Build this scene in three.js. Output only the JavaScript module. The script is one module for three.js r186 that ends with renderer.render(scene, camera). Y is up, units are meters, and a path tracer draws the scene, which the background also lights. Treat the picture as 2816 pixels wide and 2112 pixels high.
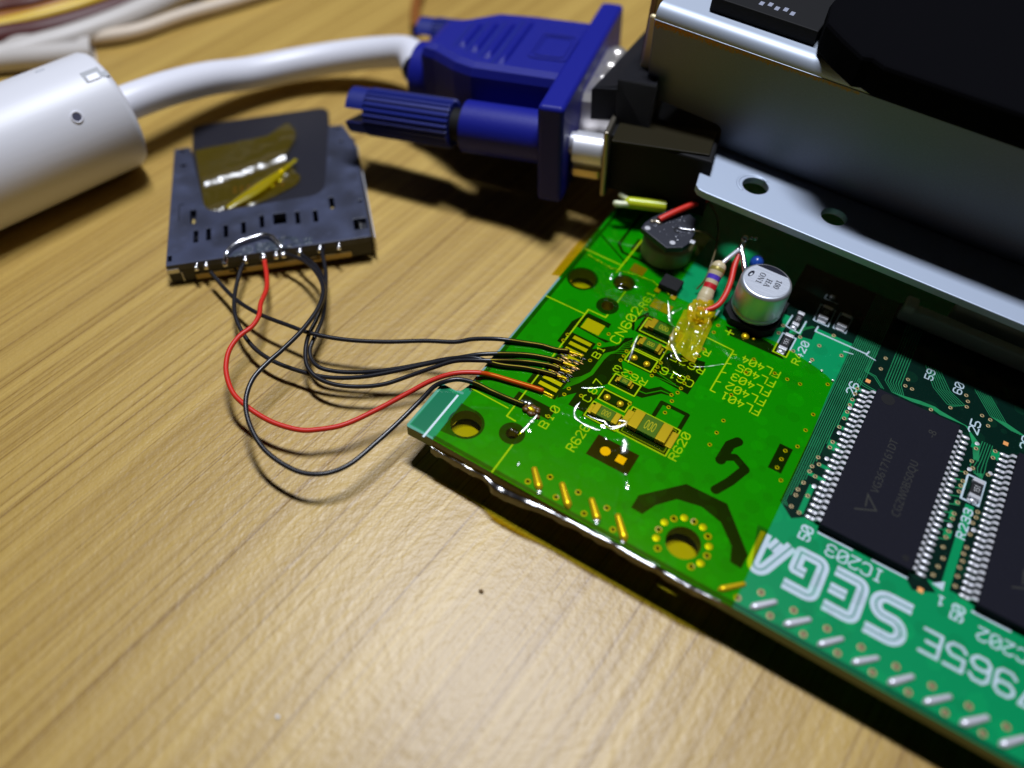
import * as THREE from 'three';
import { RoundedBoxGeometry } from 'three/addons/geometries/RoundedBoxGeometry.js';
import { RectAreaLightUniformsLib } from 'three/addons/lights/RectAreaLightUniformsLib.js';
import { mergeGeometries } from 'three/addons/utils/BufferGeometryUtils.js';

// ------------------------------------------------------------------ camera, lamp, exposure
const MM = 0.001;                                   // everything below is written in millimetres
const scene = new THREE.Scene();
const renderer = new THREE.WebGLRenderer({ antialias: true });
renderer.toneMapping = THREE.LinearToneMapping;
renderer.toneMappingExposure = 1.0;
renderer.shadowMap.enabled = true;

const camera = new THREE.PerspectiveCamera(49.8, 4 / 3, 0.004, 20);
camera.position.set(30.762 * MM, 80.554 * MM, 39.893 * MM);
camera.quaternion.setFromRotationMatrix(new THREE.Matrix4().makeBasis(
  new THREE.Vector3(0.85161, 0.05168, -0.52163), new THREE.Vector3(-0.44142, 0.60738, -0.66048), new THREE.Vector3(0.28269, 0.79273, 0.54007)));
camera.focus = 0.0955;
camera.userData.fStop = 10;

scene.background = new THREE.Color(0.0035, 0.0032, 0.0028);   // the dim room round the desk

RectAreaLightUniformsLib.init();
const lamp = new THREE.RectAreaLight(new THREE.Color(0.91, 0.955, 1.06), 134, 0.15, 0.038);
lamp.name = 'desk_lamp';
lamp.position.set(-0.050, 0.450, -0.115);
lamp.up.set(0, 0, -1);
lamp.lookAt(0.012, 0, -0.012);
scene.add(lamp);

// ------------------------------------------------------------------ helpers
let seed = 7;
const rnd = () => { seed = (seed * 1664525 + 1013904223) >>> 0; return seed / 4294967296; };
const V = (x, y, z) => new THREE.Vector3(x, y, z);
const lin = (r, g, b) => new THREE.Color().setRGB(r, g, b);
const hash = (i, j) => { let n = (i * 374761393 + j * 668265263) | 0; n = Math.imul(n ^ (n >>> 13), 1274126177); return ((n ^ (n >>> 16)) >>> 0) / 4294967296; };
function noise(x, y) {
  const i = Math.floor(x), j = Math.floor(y), u = x - i, v = y - j, a = u * u * (3 - 2 * u), b = v * v * (3 - 2 * v);
  return (hash(i, j) * (1 - a) + hash(i + 1, j) * a) * (1 - b) + (hash(i, j + 1) * (1 - a) + hash(i + 1, j + 1) * a) * b;
}
const names = {};
function numbered(name) { const n = names[name] = (names[name] ?? -1) + 1; return n ? name + '_' + String(n).padStart(3, '0') : name; }
function tag(o, label, category, group) { o.userData.label = label; o.userData.category = category; if (group) o.userData.group = group; return o; }
function thing(name, label, category, base = [0, 0, 0], group) {
  const o = new THREE.Group(); o.name = numbered(name); o.position.set(base[0] * MM, base[1] * MM, base[2] * MM);
  o.base = base; scene.add(o); return tag(o, label, category, group);
}
function clean(g) {
  g = g.index ? g.toNonIndexed() : g;
  for (const k of Object.keys(g.attributes)) if (!['position', 'normal', 'uv'].includes(k)) g.deleteAttribute(k);
  if (!g.attributes.uv) g.setAttribute('uv', new THREE.BufferAttribute(new Float32Array(g.attributes.position.count * 2), 2));
  return g;
}
// one mesh from geometries in millimetres; world coordinates unless the parent is 'local'
function obj(name, geos, mat, parent = scene) {
  let g = Array.isArray(geos) ? (geos.length > 1 ? mergeGeometries(geos.map(clean)) : geos[0]) : geos;
  g = g.clone();
  let b = parent.base, p = parent; while (!b && p.parent && p.parent !== scene) { p = p.parent; b = p.base; }
  if (b && !parent.local && !p.local) g.translate(-b[0], -b[1], -b[2]);
  g.scale(MM, MM, MM);
  const m = new THREE.Mesh(g, mat); m.name = parent === scene ? numbered(name) : name; m.castShadow = m.receiveShadow = true; parent.add(m); return m;
}
// a mesh that shares an already scaled geometry
function inst(name, g, mat, parent, x, y, z, ry = 0, s = 1) {
  const b = parent.base ?? [0, 0, 0], m = new THREE.Mesh(g, mat); m.name = name; m.position.set((x - b[0]) * MM, (y - b[1]) * MM, (z - b[2]) * MM); m.rotation.y = ry; m.scale.setScalar(s);
  m.castShadow = m.receiveShadow = true; parent.add(m); return m;
}
const shared = (geos) => { const g = Array.isArray(geos) ? mergeGeometries(geos.map(clean)) : geos.clone(); g.scale(MM, MM, MM); return g; };
const box = (w, h, d, x = 0, y = 0, z = 0, r = 0.05) => { const q = Math.min(r, w / 2.1, h / 2.1, d / 2.1); const g = new RoundedBoxGeometry(w, h, d, 2, q); g.translate(x, y, z); return g; };
const tube = (pts, r, n = 60, m = 10) => new THREE.TubeGeometry(new THREE.CatmullRomCurve3(pts.map((p) => V(...p)), false, 'centripetal'), n, r, m, false);
const ball = (r, x, y, z, sx = 1, sy = 1, sz = 1, n = 16) => { const g = new THREE.SphereGeometry(r, n, n * 0.75 | 0); g.scale(sx, sy, sz); g.translate(x, y, z); return g; };
const cyl = (r1, r2, h, x = 0, y = 0, z = 0, n = 32) => { const g = new THREE.CylinderGeometry(r1, r2, h, n); g.translate(x, y, z); return g; };
const lathe = (pts, n = 40) => new THREE.LatheGeometry(pts.map((p) => new THREE.Vector2(p[0], p[1])), n);
// a cylinder between two points
function rod(a, b, r1, r2 = r1, n = 16) {
  const d = V(...b).sub(V(...a)), g = new THREE.CylinderGeometry(r2, r1, d.length(), n);
  g.applyQuaternion(new THREE.Quaternion().setFromUnitVectors(V(0, 1, 0), d.clone().normalize())); const c = V(...a).add(V(...b)).multiplyScalar(0.5); g.translate(c.x, c.y, c.z); return g;
}
// outline in plan (x, z), standing from y0 to y1
function prism(pts, y0, y1, bevel = 0, holes = []) {
  const s = new THREE.Shape(pts.map((p) => new THREE.Vector2(p[0], -p[1])));
  for (const [x, z, r] of holes) { const h = new THREE.Path(); h.absarc(x, -z, r, 0, Math.PI * 2, true); s.holes.push(h); }
  const g = new THREE.ExtrudeGeometry(s, { depth: y1 - y0 - 2 * bevel, bevelEnabled: bevel > 0, bevelSize: bevel, bevelOffset: -bevel, bevelThickness: bevel, bevelSegments: 2, curveSegments: 28 });
  g.rotateX(-Math.PI / 2); g.translate(0, y0 + bevel, 0); return g;
}
function canvasTexture(w, h, draw, srgb = true) {
  const c = document.createElement('canvas'); c.width = w; c.height = h; draw(c.getContext('2d'), w, h);
  const t = new THREE.CanvasTexture(c); if (srgb) t.colorSpace = THREE.SRGBColorSpace; t.anisotropy = 8; return t;
}
function dataTexture(n, fn, srgb = true) {
  const a = new Uint8Array(n * n * 4);
  for (let j = 0; j < n; j++) for (let i = 0; i < n; i++) { const c = fn(i, j), k = (j * n + i) * 4; a[k] = c[0]; a[k + 1] = c[1]; a[k + 2] = c[2]; a[k + 3] = 255; }
  const t = new THREE.DataTexture(a, n, n); if (srgb) t.colorSpace = THREE.SRGBColorSpace; t.magFilter = THREE.LinearFilter; t.minFilter = THREE.LinearMipmapLinearFilter; t.needsUpdate = true; return t;
}
const std = (c, rough = 0.5, metal = 0, more = {}) => new THREE.MeshPhysicalMaterial({ color: c, roughness: rough, metalness: metal, ...more });

// ------------------------------------------------------------------ materials
const grainTex = dataTexture(256, (i, j) => { const v = 128 + (hash(i, j) - 0.5) * 150 + (noise(i / 3, j / 3) - 0.5) * 120; return [v, v, v]; }, false);
grainTex.wrapS = grainTex.wrapT = THREE.RepeatWrapping;
const M = {
  blue: std(lin(0.006, 0.010, 0.23), 0.5, 0, { specularIntensity: 0.6, bumpMap: grainTex, bumpScale: 0.00002 }),
  blueDark: std(lin(0.004, 0.012, 0.17), 0.48),
  white: std(lin(0.76, 0.76, 0.82), 0.38),
  blackWire: std(lin(0.012, 0.012, 0.016), 0.32, 0, { specularIntensity: 1 }),
  redWire: std(lin(0.62, 0.022, 0.009), 0.42),
  solder: std(lin(0.74, 0.74, 0.80), 0.36, 0.45),
  solderShiny: std(lin(0.85, 0.85, 0.88), 0.2, 1),
  tin: std(lin(0.74, 0.74, 0.78), 0.36, 0.5),
  goldPad: std(lin(0.46, 0.35, 0.15), 0.42, 0.4),
  solderTaped: std(lin(0.70, 0.47, 0.012), 0.3, 0.5, { specularColor: lin(1, 0.8, 0.05) }),
  goldTaped: std(lin(0.36, 0.25, 0.008), 0.36, 0.4, { specularColor: lin(1, 0.8, 0.05) }),
  copper: std(lin(0.85, 0.36, 0.10), 0.5, 0.25),
  viaRing: std(lin(0.36, 0.27, 0.12), 0.45, 0.3),
  viaHole: std(lin(0.006, 0.006, 0.005), 0.8),
  blackPlastic: std(lin(0.018, 0.019, 0.026), 0.5),
  socketPlastic: std(lin(0.040, 0.046, 0.080), 0.5),
  chip: std(lin(0.010, 0.0105, 0.018), 0.7, 0, { specularIntensity: 0.15 }),
  black: std(lin(0.004, 0.004, 0.005), 0.7, 0, { specularIntensity: 0.5 }),
  foam: std(lin(0.010, 0.010, 0.014), 0.85),
  steel: std(lin(0.43, 0.50, 0.62), 0.5, 0.35),
  shell: std(lin(0.70, 0.66, 0.62), 0.3, 0.8),
  edgeFibre: std(lin(0.16, 0.21, 0.11), 0.6),
  brass: std(lin(0.66, 0.50, 0.18), 0.4, 0.5),
  paper: std(lin(0.62, 0.45, 0.16), 0.6),
  ceramic: std(lin(0.60, 0.55, 0.42), 0.5),
  resGreen: std(lin(0.005, 0.13, 0.012), 0.35, 0, { specularColor: lin(1, 0.9, 0.1) }),
  resBlack: std(lin(0.02, 0.02, 0.025), 0.4),
  kapton: new THREE.MeshPhysicalMaterial({ color: lin(0.86, 0.95, 0.07), transmission: 1, thickness: 0, roughness: 0.09, ior: 1.55, side: THREE.DoubleSide }),
  kaptonDeep: new THREE.MeshPhysicalMaterial({ color: lin(0.80, 0.66, 0.045), transmission: 1, thickness: 0, roughness: 0.13, ior: 1.55, side: THREE.DoubleSide }),
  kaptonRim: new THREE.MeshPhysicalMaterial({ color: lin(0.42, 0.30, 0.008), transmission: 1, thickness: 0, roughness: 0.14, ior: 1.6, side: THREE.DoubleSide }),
  kaptonCrease: new THREE.MeshPhysicalMaterial({ color: lin(0.93, 0.95, 0.4), transmission: 1, thickness: 0, roughness: 0.24, ior: 2.2, side: THREE.DoubleSide }),
  kaptonCard: new THREE.MeshPhysicalMaterial({ color: lin(0.55, 0.40, 0.014), transmission: 0.9, thickness: 0, roughness: 0.24, ior: 1.55, side: THREE.DoubleSide }),
  kaptonWad: new THREE.MeshPhysicalMaterial({ color: lin(0.92, 0.74, 0.008), transmission: 0.7, thickness: 0, roughness: 0.16, ior: 1.55, side: THREE.DoubleSide }),
};

// ------------------------------------------------------------------ the table
const woodTex = dataTexture(2048, (i, j) => {
  const u = i / 2048 * 220, v = j / 2048 * 220;                        // millimetres, u across the grain
  const uw = u + 1.3 * (noise(u * 0.03 + 9, v * 0.012) - 0.5) + 0.35 * (noise(u * 0.3, v * 0.04 + 40) - 0.5);
  let t = 0.70 + 0.13 * (noise(uw * 0.10, v * 0.004 + 3) - 0.5) + 0.20 * (noise(uw * 0.7 + 50, v * 0.008) - 0.5) + 0.12 * (noise(uw * 2.6, v * 0.02) - 0.5) + 0.07 * (noise(uw * 7, v * 0.08) - 0.5);
  // thin dark growth lines, broken along their length
  for (const [pitch, depth, thin, o] of [[1.45, 0.46, 0.036, 0], [0.9, 0.36, 0.045, 400], [0.5, 0.18, 0.09, 900]]) {
    const cell = uw / pitch, k = Math.floor(cell), f = cell - k;
    for (const d of [-1, 0, 1]) {
      const c = 0.1 + 0.8 * hash(k + d, 5 + o) + d, w = thin * (0.6 + 0.9 * hash(k + d, 11 + o)) * (0.7 + 0.6 * noise(v * 0.1, (k + d) * 7.3 + o)), on = noise(v * 0.016 + hash(k + d, 3 + o) * 90, (k + d) * 3.1 + o);
      const a = Math.max(0, Math.min(1, (on - 0.34) * 3)) * (0.25 + 0.75 * hash(k + d, 21 + o)) * (0.75 + 0.5 * noise(v * 1.2, k + d + o)), e = (f - c) / w;
      t -= depth * a * Math.exp(-e * e) + depth * 0.12 * a * Math.exp(-((e / 3.5) ** 2));
    }
  }
  t += 0.05 * (hash(i, j) - 0.5);
  t = Math.max(0, Math.min(1, t));
  return [98 + 118 * t, 64 + 120 * t, 14 + 86 * t];
});
woodTex.wrapS = woodTex.wrapT = THREE.MirroredRepeatWrapping;
const woodBump = dataTexture(1024, (i, j) => {
  const u = i / 1024 * 48, v = j / 1024 * 48, P = 48;
  const n = (fx, fy, o) => { const X = u * fx, Y = v * fy, PX = P * fx, PY = P * fy, g = (a, b) => hash(((a % PX) + PX) % PX + o, ((b % PY) + PY) % PY + o);
    const ii = Math.floor(X), jj = Math.floor(Y), p = X - ii, q = Y - jj, a = p * p * (3 - 2 * p), b = q * q * (3 - 2 * q);
    return (g(ii, jj) * (1 - a) + g(ii + 1, jj) * a) * (1 - b) + (g(ii, jj + 1) * (1 - a) + g(ii + 1, jj + 1) * a) * b; };
  const h = 0.5 * n(1.5, 1, 1) + 0.35 * n(3, 2, 300) + 0.25 * n(6, 5, 700);
  const z = Math.max(0, Math.min(255, 255 * (h / 1.1))); return [z, z, z];
}, false);
woodBump.wrapS = woodBump.wrapT = THREE.RepeatWrapping;
{
  const g = new THREE.BoxGeometry(900, 20, 900); g.translate(0, -10, 0);
  const uv = g.attributes.uv, p = g.attributes.position, a = 0.085;
  for (let i = 0; i < uv.count; i++) { const x = p.getX(i) + 140, z = p.getZ(i) + 150; uv.setXY(i, (x * Math.cos(a) + z * Math.sin(a)) / 220, (-x * Math.sin(a) + z * Math.cos(a)) / 220); }
  const bump = woodBump; bump.repeat.set(220 / 48, 220 / 48);
  const t = obj('table_top', g, std(0xffffff, 0.42, 0, { map: woodTex, bumpMap: bump, bumpScale: 0.00005, ior: 1.58 }));
  t.userData.kind = 'structure';
  const crumb = obj('crumb', [ball(0.22, 13.44, 0.12, 9.72, 1.3, 0.6, 1)], std(lin(0.16, 0.09, 0.03), 0.8)); tag(crumb, 'tiny brown speck on the bare table in front of the circuit board', 'crumb');
  const crumb2 = obj('crumb', [ball(0.18, 4.26, 0.1, 30.2, 1.2, 0.6, 1)], std(lin(0.8, 0.8, 0.82), 0.5)); tag(crumb2, 'tiny white speck near the front edge of the table', 'crumb');
}

// ------------------------------------------------------------------ circuit board: print on the solder mask
const TOP = 5.5, BW = 78, K = 2048 / BW;                 // board top above the table; millimetres the print covers
const GLYPH = { 0: '10 01 05 16 36 45 41 30 10;01 45', 1: '15 26 20;10 30', 2: '05 16 36 45 44 00 40', 3: '05 16 36 45 44 33 13;33 42 41 30 10 01', 4: '26 02 42;34 30', 5: '46 06 03 33 42 41 30 10 01',
  6: '45 36 16 05 01 10 30 41 42 33 13 02', 7: '06 46 20', 8: '13 04 05 16 36 45 44 33 13 02 01 10 30 41 42 33', 9: '01 10 30 41 45 36 16 05 04 13 33 44', C: '45 36 16 05 01 10 30 41', N: '00 06 40 46',
  R: '00 06 36 45 44 33 03;23 40', F: '00 06 46;03 33', L: '06 00 40', B: '00 06 36 45 44 33 03;33 42 41 30 00 40', I: '10 30;20 26;16 36', E: '40 00 06 46;03 33', '+': '03 43;21 25', '-': '13 33' };
function boardPrint(c) {
  const P = (x, z) => [(x + 3) * K, 2048 + z * K];
  const path = (pts, close) => { c.beginPath(); pts.forEach((p, i) => c[i ? 'lineTo' : 'moveTo'](...P(...p))); if (close) c.closePath(); };
  const poly = (pts, col) => { path(pts, true); c.fillStyle = col; c.fill(); };
  const line = (pts, w, col, close) => { path(pts, close); c.lineWidth = w * K; c.strokeStyle = col; c.stroke(); };
  const disc = (x, z, r, col) => { c.beginPath(); c.arc(...P(x, z), r * K, 0, 7); c.fillStyle = col; c.fill(); };
  const rect = (x0, z0, x1, z1, col) => poly([[x0, z0], [x1, z0], [x1, z1], [x0, z1]], col);
  const text = (s, x, z, turn, h, step, w = 0.15, wide = 0.62, col = silk) => {
    c.save(); c.translate(...P(x, z)); c.rotate(turn); c.strokeStyle = col; c.lineWidth = w * K; c.lineJoin = c.lineCap = 'round';
    [...s].forEach((ch, i) => (GLYPH[ch] ?? '').split(';').forEach((st) => {
      if (!st) return; c.beginPath(); st.split(' ').forEach((q, j) => c[j ? 'lineTo' : 'moveTo']((i * step + q[0] / 4 * h * wide) * K, -q[1] / 6 * h * K)); c.stroke();
    })); c.restore();
  };
  const cu = 'rgb(6,138,82)', bare = 'rgb(3,30,23)', trace = 'rgb(36,136,84)', silk = 'rgb(190,206,216)';
  c.lineJoin = 'round'; c.lineCap = 'round';
  c.fillStyle = cu; c.fillRect(0, 0, 2048, 2048);
  // bare laminate round the traces on the left
  poly([[6.1, -25.9], [9.3, -25.85], [9.3, -25.05], [6.3, -25.05], [6.3, -23.3], [8.9, -23.1], [10.5, -23.3], [10.1, -22.8], [5.9, -23.15], [5.8, -19.7], [5.1, -19.8], [5.05, -23.6]], bare);
  rect(5.9, -22.0, 9.2, -19.5, bare); rect(6.1, -19.5, 9.2, -12, bare); rect(5.2, -14.6, 6.4, -12.5, bare); rect(5.2, -10.8, 10, -9.2, bare);
  poly([[9.2, -21], [11.6, -23.4], [11.7, -24.8], [12.5, -25.4], [13.1, -23.8], [13, -21], [13.2, -17.4], [11.6, -15.3], [9.3, -12.4], [9, -14]], bare);
  poly([[16.7, -24.7], [17.3, -25.9], [21.4, -26.8], [21.7, -25.6], [21.6, -21.2], [17.4, -21.4], [16.7, -21.3]], bare);
  poly([[10.5, -20], [12, -21.5], [13, -21.3], [14.4, -19.3], [13.2, -17.4], [11.2, -18]], bare);
  poly([[16.6, -19.3], [17.5, -19.4], [18.5, -20.5], [20, -20.4], [20.5, -20], [19, -19.6], [17.4, -17.8], [16.6, -17.7]], bare);
  line([[19.6, -16.4], [19.6, -18.5], [22.8, -18.5], [22.8, -16.2]], 0.5, bare); rect(10.8, -15.3, 13, -12.3, bare);
  rect(12.2, -29.8, 17.2, -26.5, bare); line([[12.3, -30], [11.3, -27.9], [11.9, -26.6]], 0.35, bare);
  rect(12.9, -26.2, 16.9, -21.5, bare); rect(13, -19.4, 16.7, -17.4, bare); rect(13, -16.7, 16.8, -14.8, bare); rect(12.8, -14.4, 17, -11.8, bare); rect(17, -16.2, 23.1, -12, bare);
  rect(15.6, -10.6, 20.6, -7.6, 'rgb(38,22,8)');
  poly([[33.05, -20.7], [34.55, -20.7], [34.5, -17], [33, -17]], bare);
  // the hand-drawn looking marks and the arc in bare laminate
  c.lineCap = 'round'; line([[29.0, -18.3], [28.4, -17.4], [28.3, -15]], 1.15, bare); line([[28.6, -15.6], [29.5, -16.2], [31, -15.4]], 0.9, bare); line([[31, -15.3], [30.2, -13], [29.3, -11.2]], 1.05, bare);
  poly([[22.7, -4.35], [22.7, -6.1], [26.4, -10.15], [31, -10.3], [35.05, -5.95], [35, -4.2], [33.8, -4.3], [33.25, -6], [31.3, -7.9], [28.85, -8.5], [26.3, -7.9], [24.7, -6], [24, -4.3]], bare);
  // traces fan
  for (let i = 0; i < 7; i++) {
    const o = i * 0.28; line([[12.6 + o * 0.3, -25 + o * 1.35], [12.0 - o * 0.1, -23.9 + o * 1.1], [11.9 - o * 0.35, -22.6 + o * 0.6], [10.75 + o * 0.22, -21.2 + o * 0.5], [10.7 + o * 0.22, -17.8 + o * 0.1], [10.1 + o * 0.15, -16.6 + o * 0.5], [9.2, -15.6 + o * 1.0]], 0.11, trace);
  }
  line([[16.5, -18.5], [17.5, -18.6], [18.8, -20], [20.1, -20.1]], 0.16, trace); line([[17.0, -23.7], [17.9, -22.6], [20.6, -23.5]], 0.13, trace); line([[16.95, -21.4], [18.4, -21.6], [20.6, -21.6]], 0.13, trace);
  line([[16.9, -22.2], [19.8, -21.7]], 0.13, trace); line([[13, -19], [14.3, -20.4]], 0.13, trace);
  line([[3.5, -46], [3.6, -39.1], [4.7, -38], [11.2, -37.8]], 0.4, bare); line([[0.9, -39.3], [6, -36.4]], 0.2, bare); rect(5.3, -41.5, 6.6, -39, bare);
  line([[0.55, -8], [0.55, -47]], 0.5, 'rgb(4,78,46)'); line([[0.9, -0.35], [35.5, -0.35], [78, -0.35]], 0.5, 'rgb(4,78,50)');
  poly([[21.2, -33.6], [24.7, -34.3], [25.8, -34.2], [27.2, -34], [29.3, -32.5], [22.3, -32.4]], bare); poly([[19.6, -36.8], [21.2, -34], [24.8, -34.3], [27.2, -37.5], [26, -40.5], [21, -40.5]], bare);
  rect(27.5, -40.2, 29.4, -32.9, bare); poly([[30.9, -40.2], [31, -37.5], [29.6, -37.2], [29.6, -39.8]], bare); line([[28.45, -37.6], [28.45, -36.5]], 0.5, cu); line([[28.5, -36.8], [29.7, -38.8], [30.6, -39.8]], 0.4, 'rgb(20,100,50)');
  rect(26, -50, 78, -39.7, bare);
  // bus beside the memory chips and the routing behind them
  poly([[35.4, -50], [78, -50], [78, -13.4], [38.6, -13.4], [37.3, -12.4], [35.6, -13.8]], bare);
  for (let i = 0; i < 13; i++) { const x = 35.6 + i * 0.235, e = -14.2 - Math.max(0, i - 2) * 0.9 - (i > 6 ? (i - 6) * 2 : 0); line([[x, -50], [x, Math.min(e, -14.2)]].concat(i < 3 ? [[x + 0.4, -13.6]] : []), 0.095, trace); }
  line([[38.45, -40], [38.35, -36.4], [39.35, -36.3], [40.7, -34.9]], 0.1, trace); line([[38.2, -40], [38.1, -36.3], [39.2, -36.1], [40.45, -34.9]], 0.1, trace); line([[37.95, -34.6], [38.6, -34.3], [40, -34.1]], 0.1, trace); line([[37.9, -34.9], [37.7, -34.4], [38.5, -34], [39.9, -33.85]], 0.1, trace);
  for (let i = 0; i < 7; i++) {
    const o = i * 0.3; line([[40.4 + o, -50], [40.5 + o, -36.3 - o * 0.2], [41.7 + o * 0.75, -35 - o * 0.1], [44.1 + o * 0.5, -34.95 - o * 0.35], [46.2 + o * 0.2, -35.3 - o * 0.2], [47.3, -34.9 - o * 0.3], [50.2 + o * 0.2, -35 + o * 0.05], [52.2 - o * 0.35, -33.2 + o * 0.25], [52.6 - o * 0.3, -30.8]], 0.095, trace);
    line([[44 + o, -41.5], [45.7 + o, -38.5 - o * 0.3], [47.7 + o, -36.9 - o * 0.55], [48.4 + o * 0.7, -36.9 - o * 0.6]], 0.09, trace);
    line([[50 + o, -41], [52.4 + o, -38], [55 + o, -37.2]], 0.09, trace);
  }
  for (let i = 0; i < 5; i++) line([[52.4 + i * 0.28, -33.8], [52.3 + i * 0.28, -31.4 + i * 0.1], [51.9 + i * 0.4, -29.8], [52.6 + i * 0.2, -28.9 + i * 0.1], [53.3, -29.3]], 0.09, trace);
  // copper patches near the pins
  for (const [x0, z0, x1, z1] of [[37.7, -33.5, 38.9, -32.9], [37.8, -31.5, 38.4, -30.1], [37.7, -29.4, 38.4, -27.9], [37.7, -26.9, 38.9, -26.4], [37.6, -24.4, 38.9, -23.1], [37.5, -20.7, 38.9, -20.2], [36.9, -19, 38.9, -18.5], [37.6, -17.5, 38.2, -13.5], [51.4, -32.9, 52.2, -32.3], [51.4, -20.3, 52.2, -19.2], [51.5, -24.4, 52.1, -23.8], [53.6, -33.4, 54.5, -32.1], [52.6, -24.5, 53.5, -13.2], [51.4, -22.8, 52.0, -21.6]]) rect(x0, z0, x1, z1, cu);
  for (let i = 0; i < 9; i++) line([[51.9, -28.6 + i * 1.2], [50.9, -28.2 + i * 1.2]], 0.14, trace);
  poly([[49.7, -13.3], [51.2, -13.4], [52.4, -12.4], [50.3, -11.4], [49.5, -12.2]], bare);
  // silk screen
  line([[0.2, -25.45], [5.7, -25.5]], 0.17, silk); line([[8.2, -27.3], [8.2, -26.45], [5.82, -26.4], [5.85, -7.1], [7, -7.05]], 0.2, silk); line([[8.25, -31.9], [8.25, -29.2]], 0.17, silk); line([[0.5, -8.15], [5.4, -8.1]], 0.17, silk); line([[8.37, -4.6], [8.35, 0.1]], 0.2, silk);
  line([[0.3, -35.75], [5.6, -35.72]], 0.17, silk); line([[5.75, -34.2], [5.82, -41.5]], 0.2, silk);
  line([[19.5, -35.5], [19.5, -30.55], [23.55, -30.4], [23.55, -23.25], [24.15, -23.25]], 0.19, silk);
  for (const z of [-29.8, -28.1, -26.5, -24.85]) line([[23.6, z], [24.1, z - 0.15]], 0.17, silk);
  for (const b of [[12.6, -29.4, 17.5, -26.9], [12.95, -26.2, 16.75, -24], [13.2, -23.75, 16.6, -21.75], [13.25, -19.3, 16.55, -17.5], [13.2, -16.55, 16.65, -14.9], [13, -14.3, 16.9, -12], [17.1, -16.1, 23, -12.1], [27.6, -36.55, 29.3, -33], [52, -28.4, 53.85, -24.9]])
    line([[b[0], b[1]], [b[2], b[1]], [b[2], b[3]], [b[0], b[3]]], b[0] > 50 ? 0.24 : 0.19, silk, true);
  line([[17.45, -15.8], [22.65, -15.8], [22.65, -12.45], [17.45, -12.45]], 0.1, 'rgb(160,160,120)', true);
  line([[27.6, -40], [27.5, -37.85], [29.35, -37.6], [29.4, -40]], 0.19, silk); line([[30.95, -40], [30.9, -39.1], [37.45, -39.05], [37.55, -39.6]], 0.2, silk);
  line([[30, -43.95], [31.9, -43.95], [32, -40.75], [30.1, -40.8]], 0.17, silk, true); line([[32.6, -44], [34.15, -44], [34.2, -40.9], [32.6, -40.9]], 0.17, silk, true); line([[30.1, -46.1], [30.05, -45.25], [31.8, -45.25]], 0.17, silk);
  line([[34.9, -37.9], [36, -38.1]], 0.14, silk); line([[37.4, -38.9], [38.6, -38.7]], 0.14, silk);
  text('CN602', 11.45, -23.45, -Math.PI / 2, 1.15, 1.42, 0.17, 0.85); text('B1', 10.5, -20.1, -Math.PI / 2, 0.85, 1.1, 0.15, 0.9); text('B10', 10.35, -8.0, -Math.PI / 2, 0.95, 1.25, 0.15, 0.8);
  text('R623', 16.85, -20.45, Math.PI, 0.9, 1.13, 0.15, 0.85); text('C87', 12.65, -13.85, -Math.PI / 2, 0.95, 1.35, 0.15, 0.8); text('C616', 21.5, -23.35, Math.PI, 1.05, 1.08, 0.16, 0.75); text('R625', 21.8, -25.8, Math.PI, 0.95, 1.12, 0.16, 0.8); text('R614', 21.3, -28.75, Math.PI, 0.95, 1.05, 0.16, 0.75);
  text('R626', 14.4, -7.1, -Math.PI / 2, 1.0, 1.02, 0.16, 0.7); text('R620', 24.25, -12.15, -Math.PI / 2, 0.9, 1.08, 0.16, 0.85); text('R420', 30.95, -32.65, -Math.PI / 2, 0.85, 1.1, 0.16, 0.9); text('R61', 11.6, -30.6, -Math.PI / 2, 0.9, 1.1, 0.15, 0.8);
  ['FL404', 'FL405', 'FL403', 'FL402', 'FL401'].forEach((s, i) => text(s, 29.55, -30.4 + i * 1.62, Math.PI, 1.05, 0.98, 0.17, 0.68));
  text('+', 21.5, -32.2, 0, 1.3, 1, 0.18, 0.8); text('26', 38.05, -31.95, -Math.PI / 2, 1.0, 1.05, 0.17, 0.85); text('25', 51.7, -34.4, -Math.PI / 2, 1.05, 1.05, 0.17, 0.85); text('26', 57.2, -35.4, -Math.PI / 2, 1.0, 1.05, 0.17, 0.85);
  text('59', 45.3, -39.4, -Math.PI / 2, 0.9, 0.95, 0.15, 0.8); text('60', 48.75, -39.2, -Math.PI / 2, 0.95, 1.0, 0.15, 0.8); text('R233', 53.5, -19.95, -Math.PI / 2, 0.85, 1.08, 0.18, 0.85);
  text('50', 39.75, -10.75, -Math.PI / 2, 1.1, 0.95, 0.22, 0.65); text('50', 55.3, -10.6, -Math.PI / 2, 1.1, 0.95, 0.22, 0.65);
  text('IC203', 47.4, -11.75, Math.PI, 1.35, 1.22, 0.2, 0.68); text('IC202', 62.7, -11.2, Math.PI, 1.35, 1.22, 0.2, 0.68); text('1', 53.4, -12.3, Math.PI, 1.0, 1, 0.2, 0.8);
  text('7965E', 63.3, -8.15, Math.PI, 2.45, 2.3, 0.34, 0.68);
  poly([[51.75, -13.2], [52.9, -14.1], [52.95, -13]], silk);
  for (const [a, b] of [[40.3, 43.8], [46, 49.45], [56, 59.55], [61.6, 65]]) line([[a, -12.4], [b, -12.4]], 0.3, silk);
  line([[0.1, -9], [0.1, -29]], 0.3, 'rgb(120,150,150)'); line([[0, -7.0], [-2.5, -6.85], [-2.6, -0.1], [0.6, -0.1]], 0.34, 'rgb(88,160,136)'); rect(-2.3, -6.5, -0.5, -0.4, 'rgb(4,112,74)');  // first line paints the glare along the untaped left edge
  // the maker's striped letters, upside down to the viewer
  c.save(); c.translate(...P(51.0, -9.95)); c.rotate(Math.PI); c.scale(K, -K);
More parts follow.
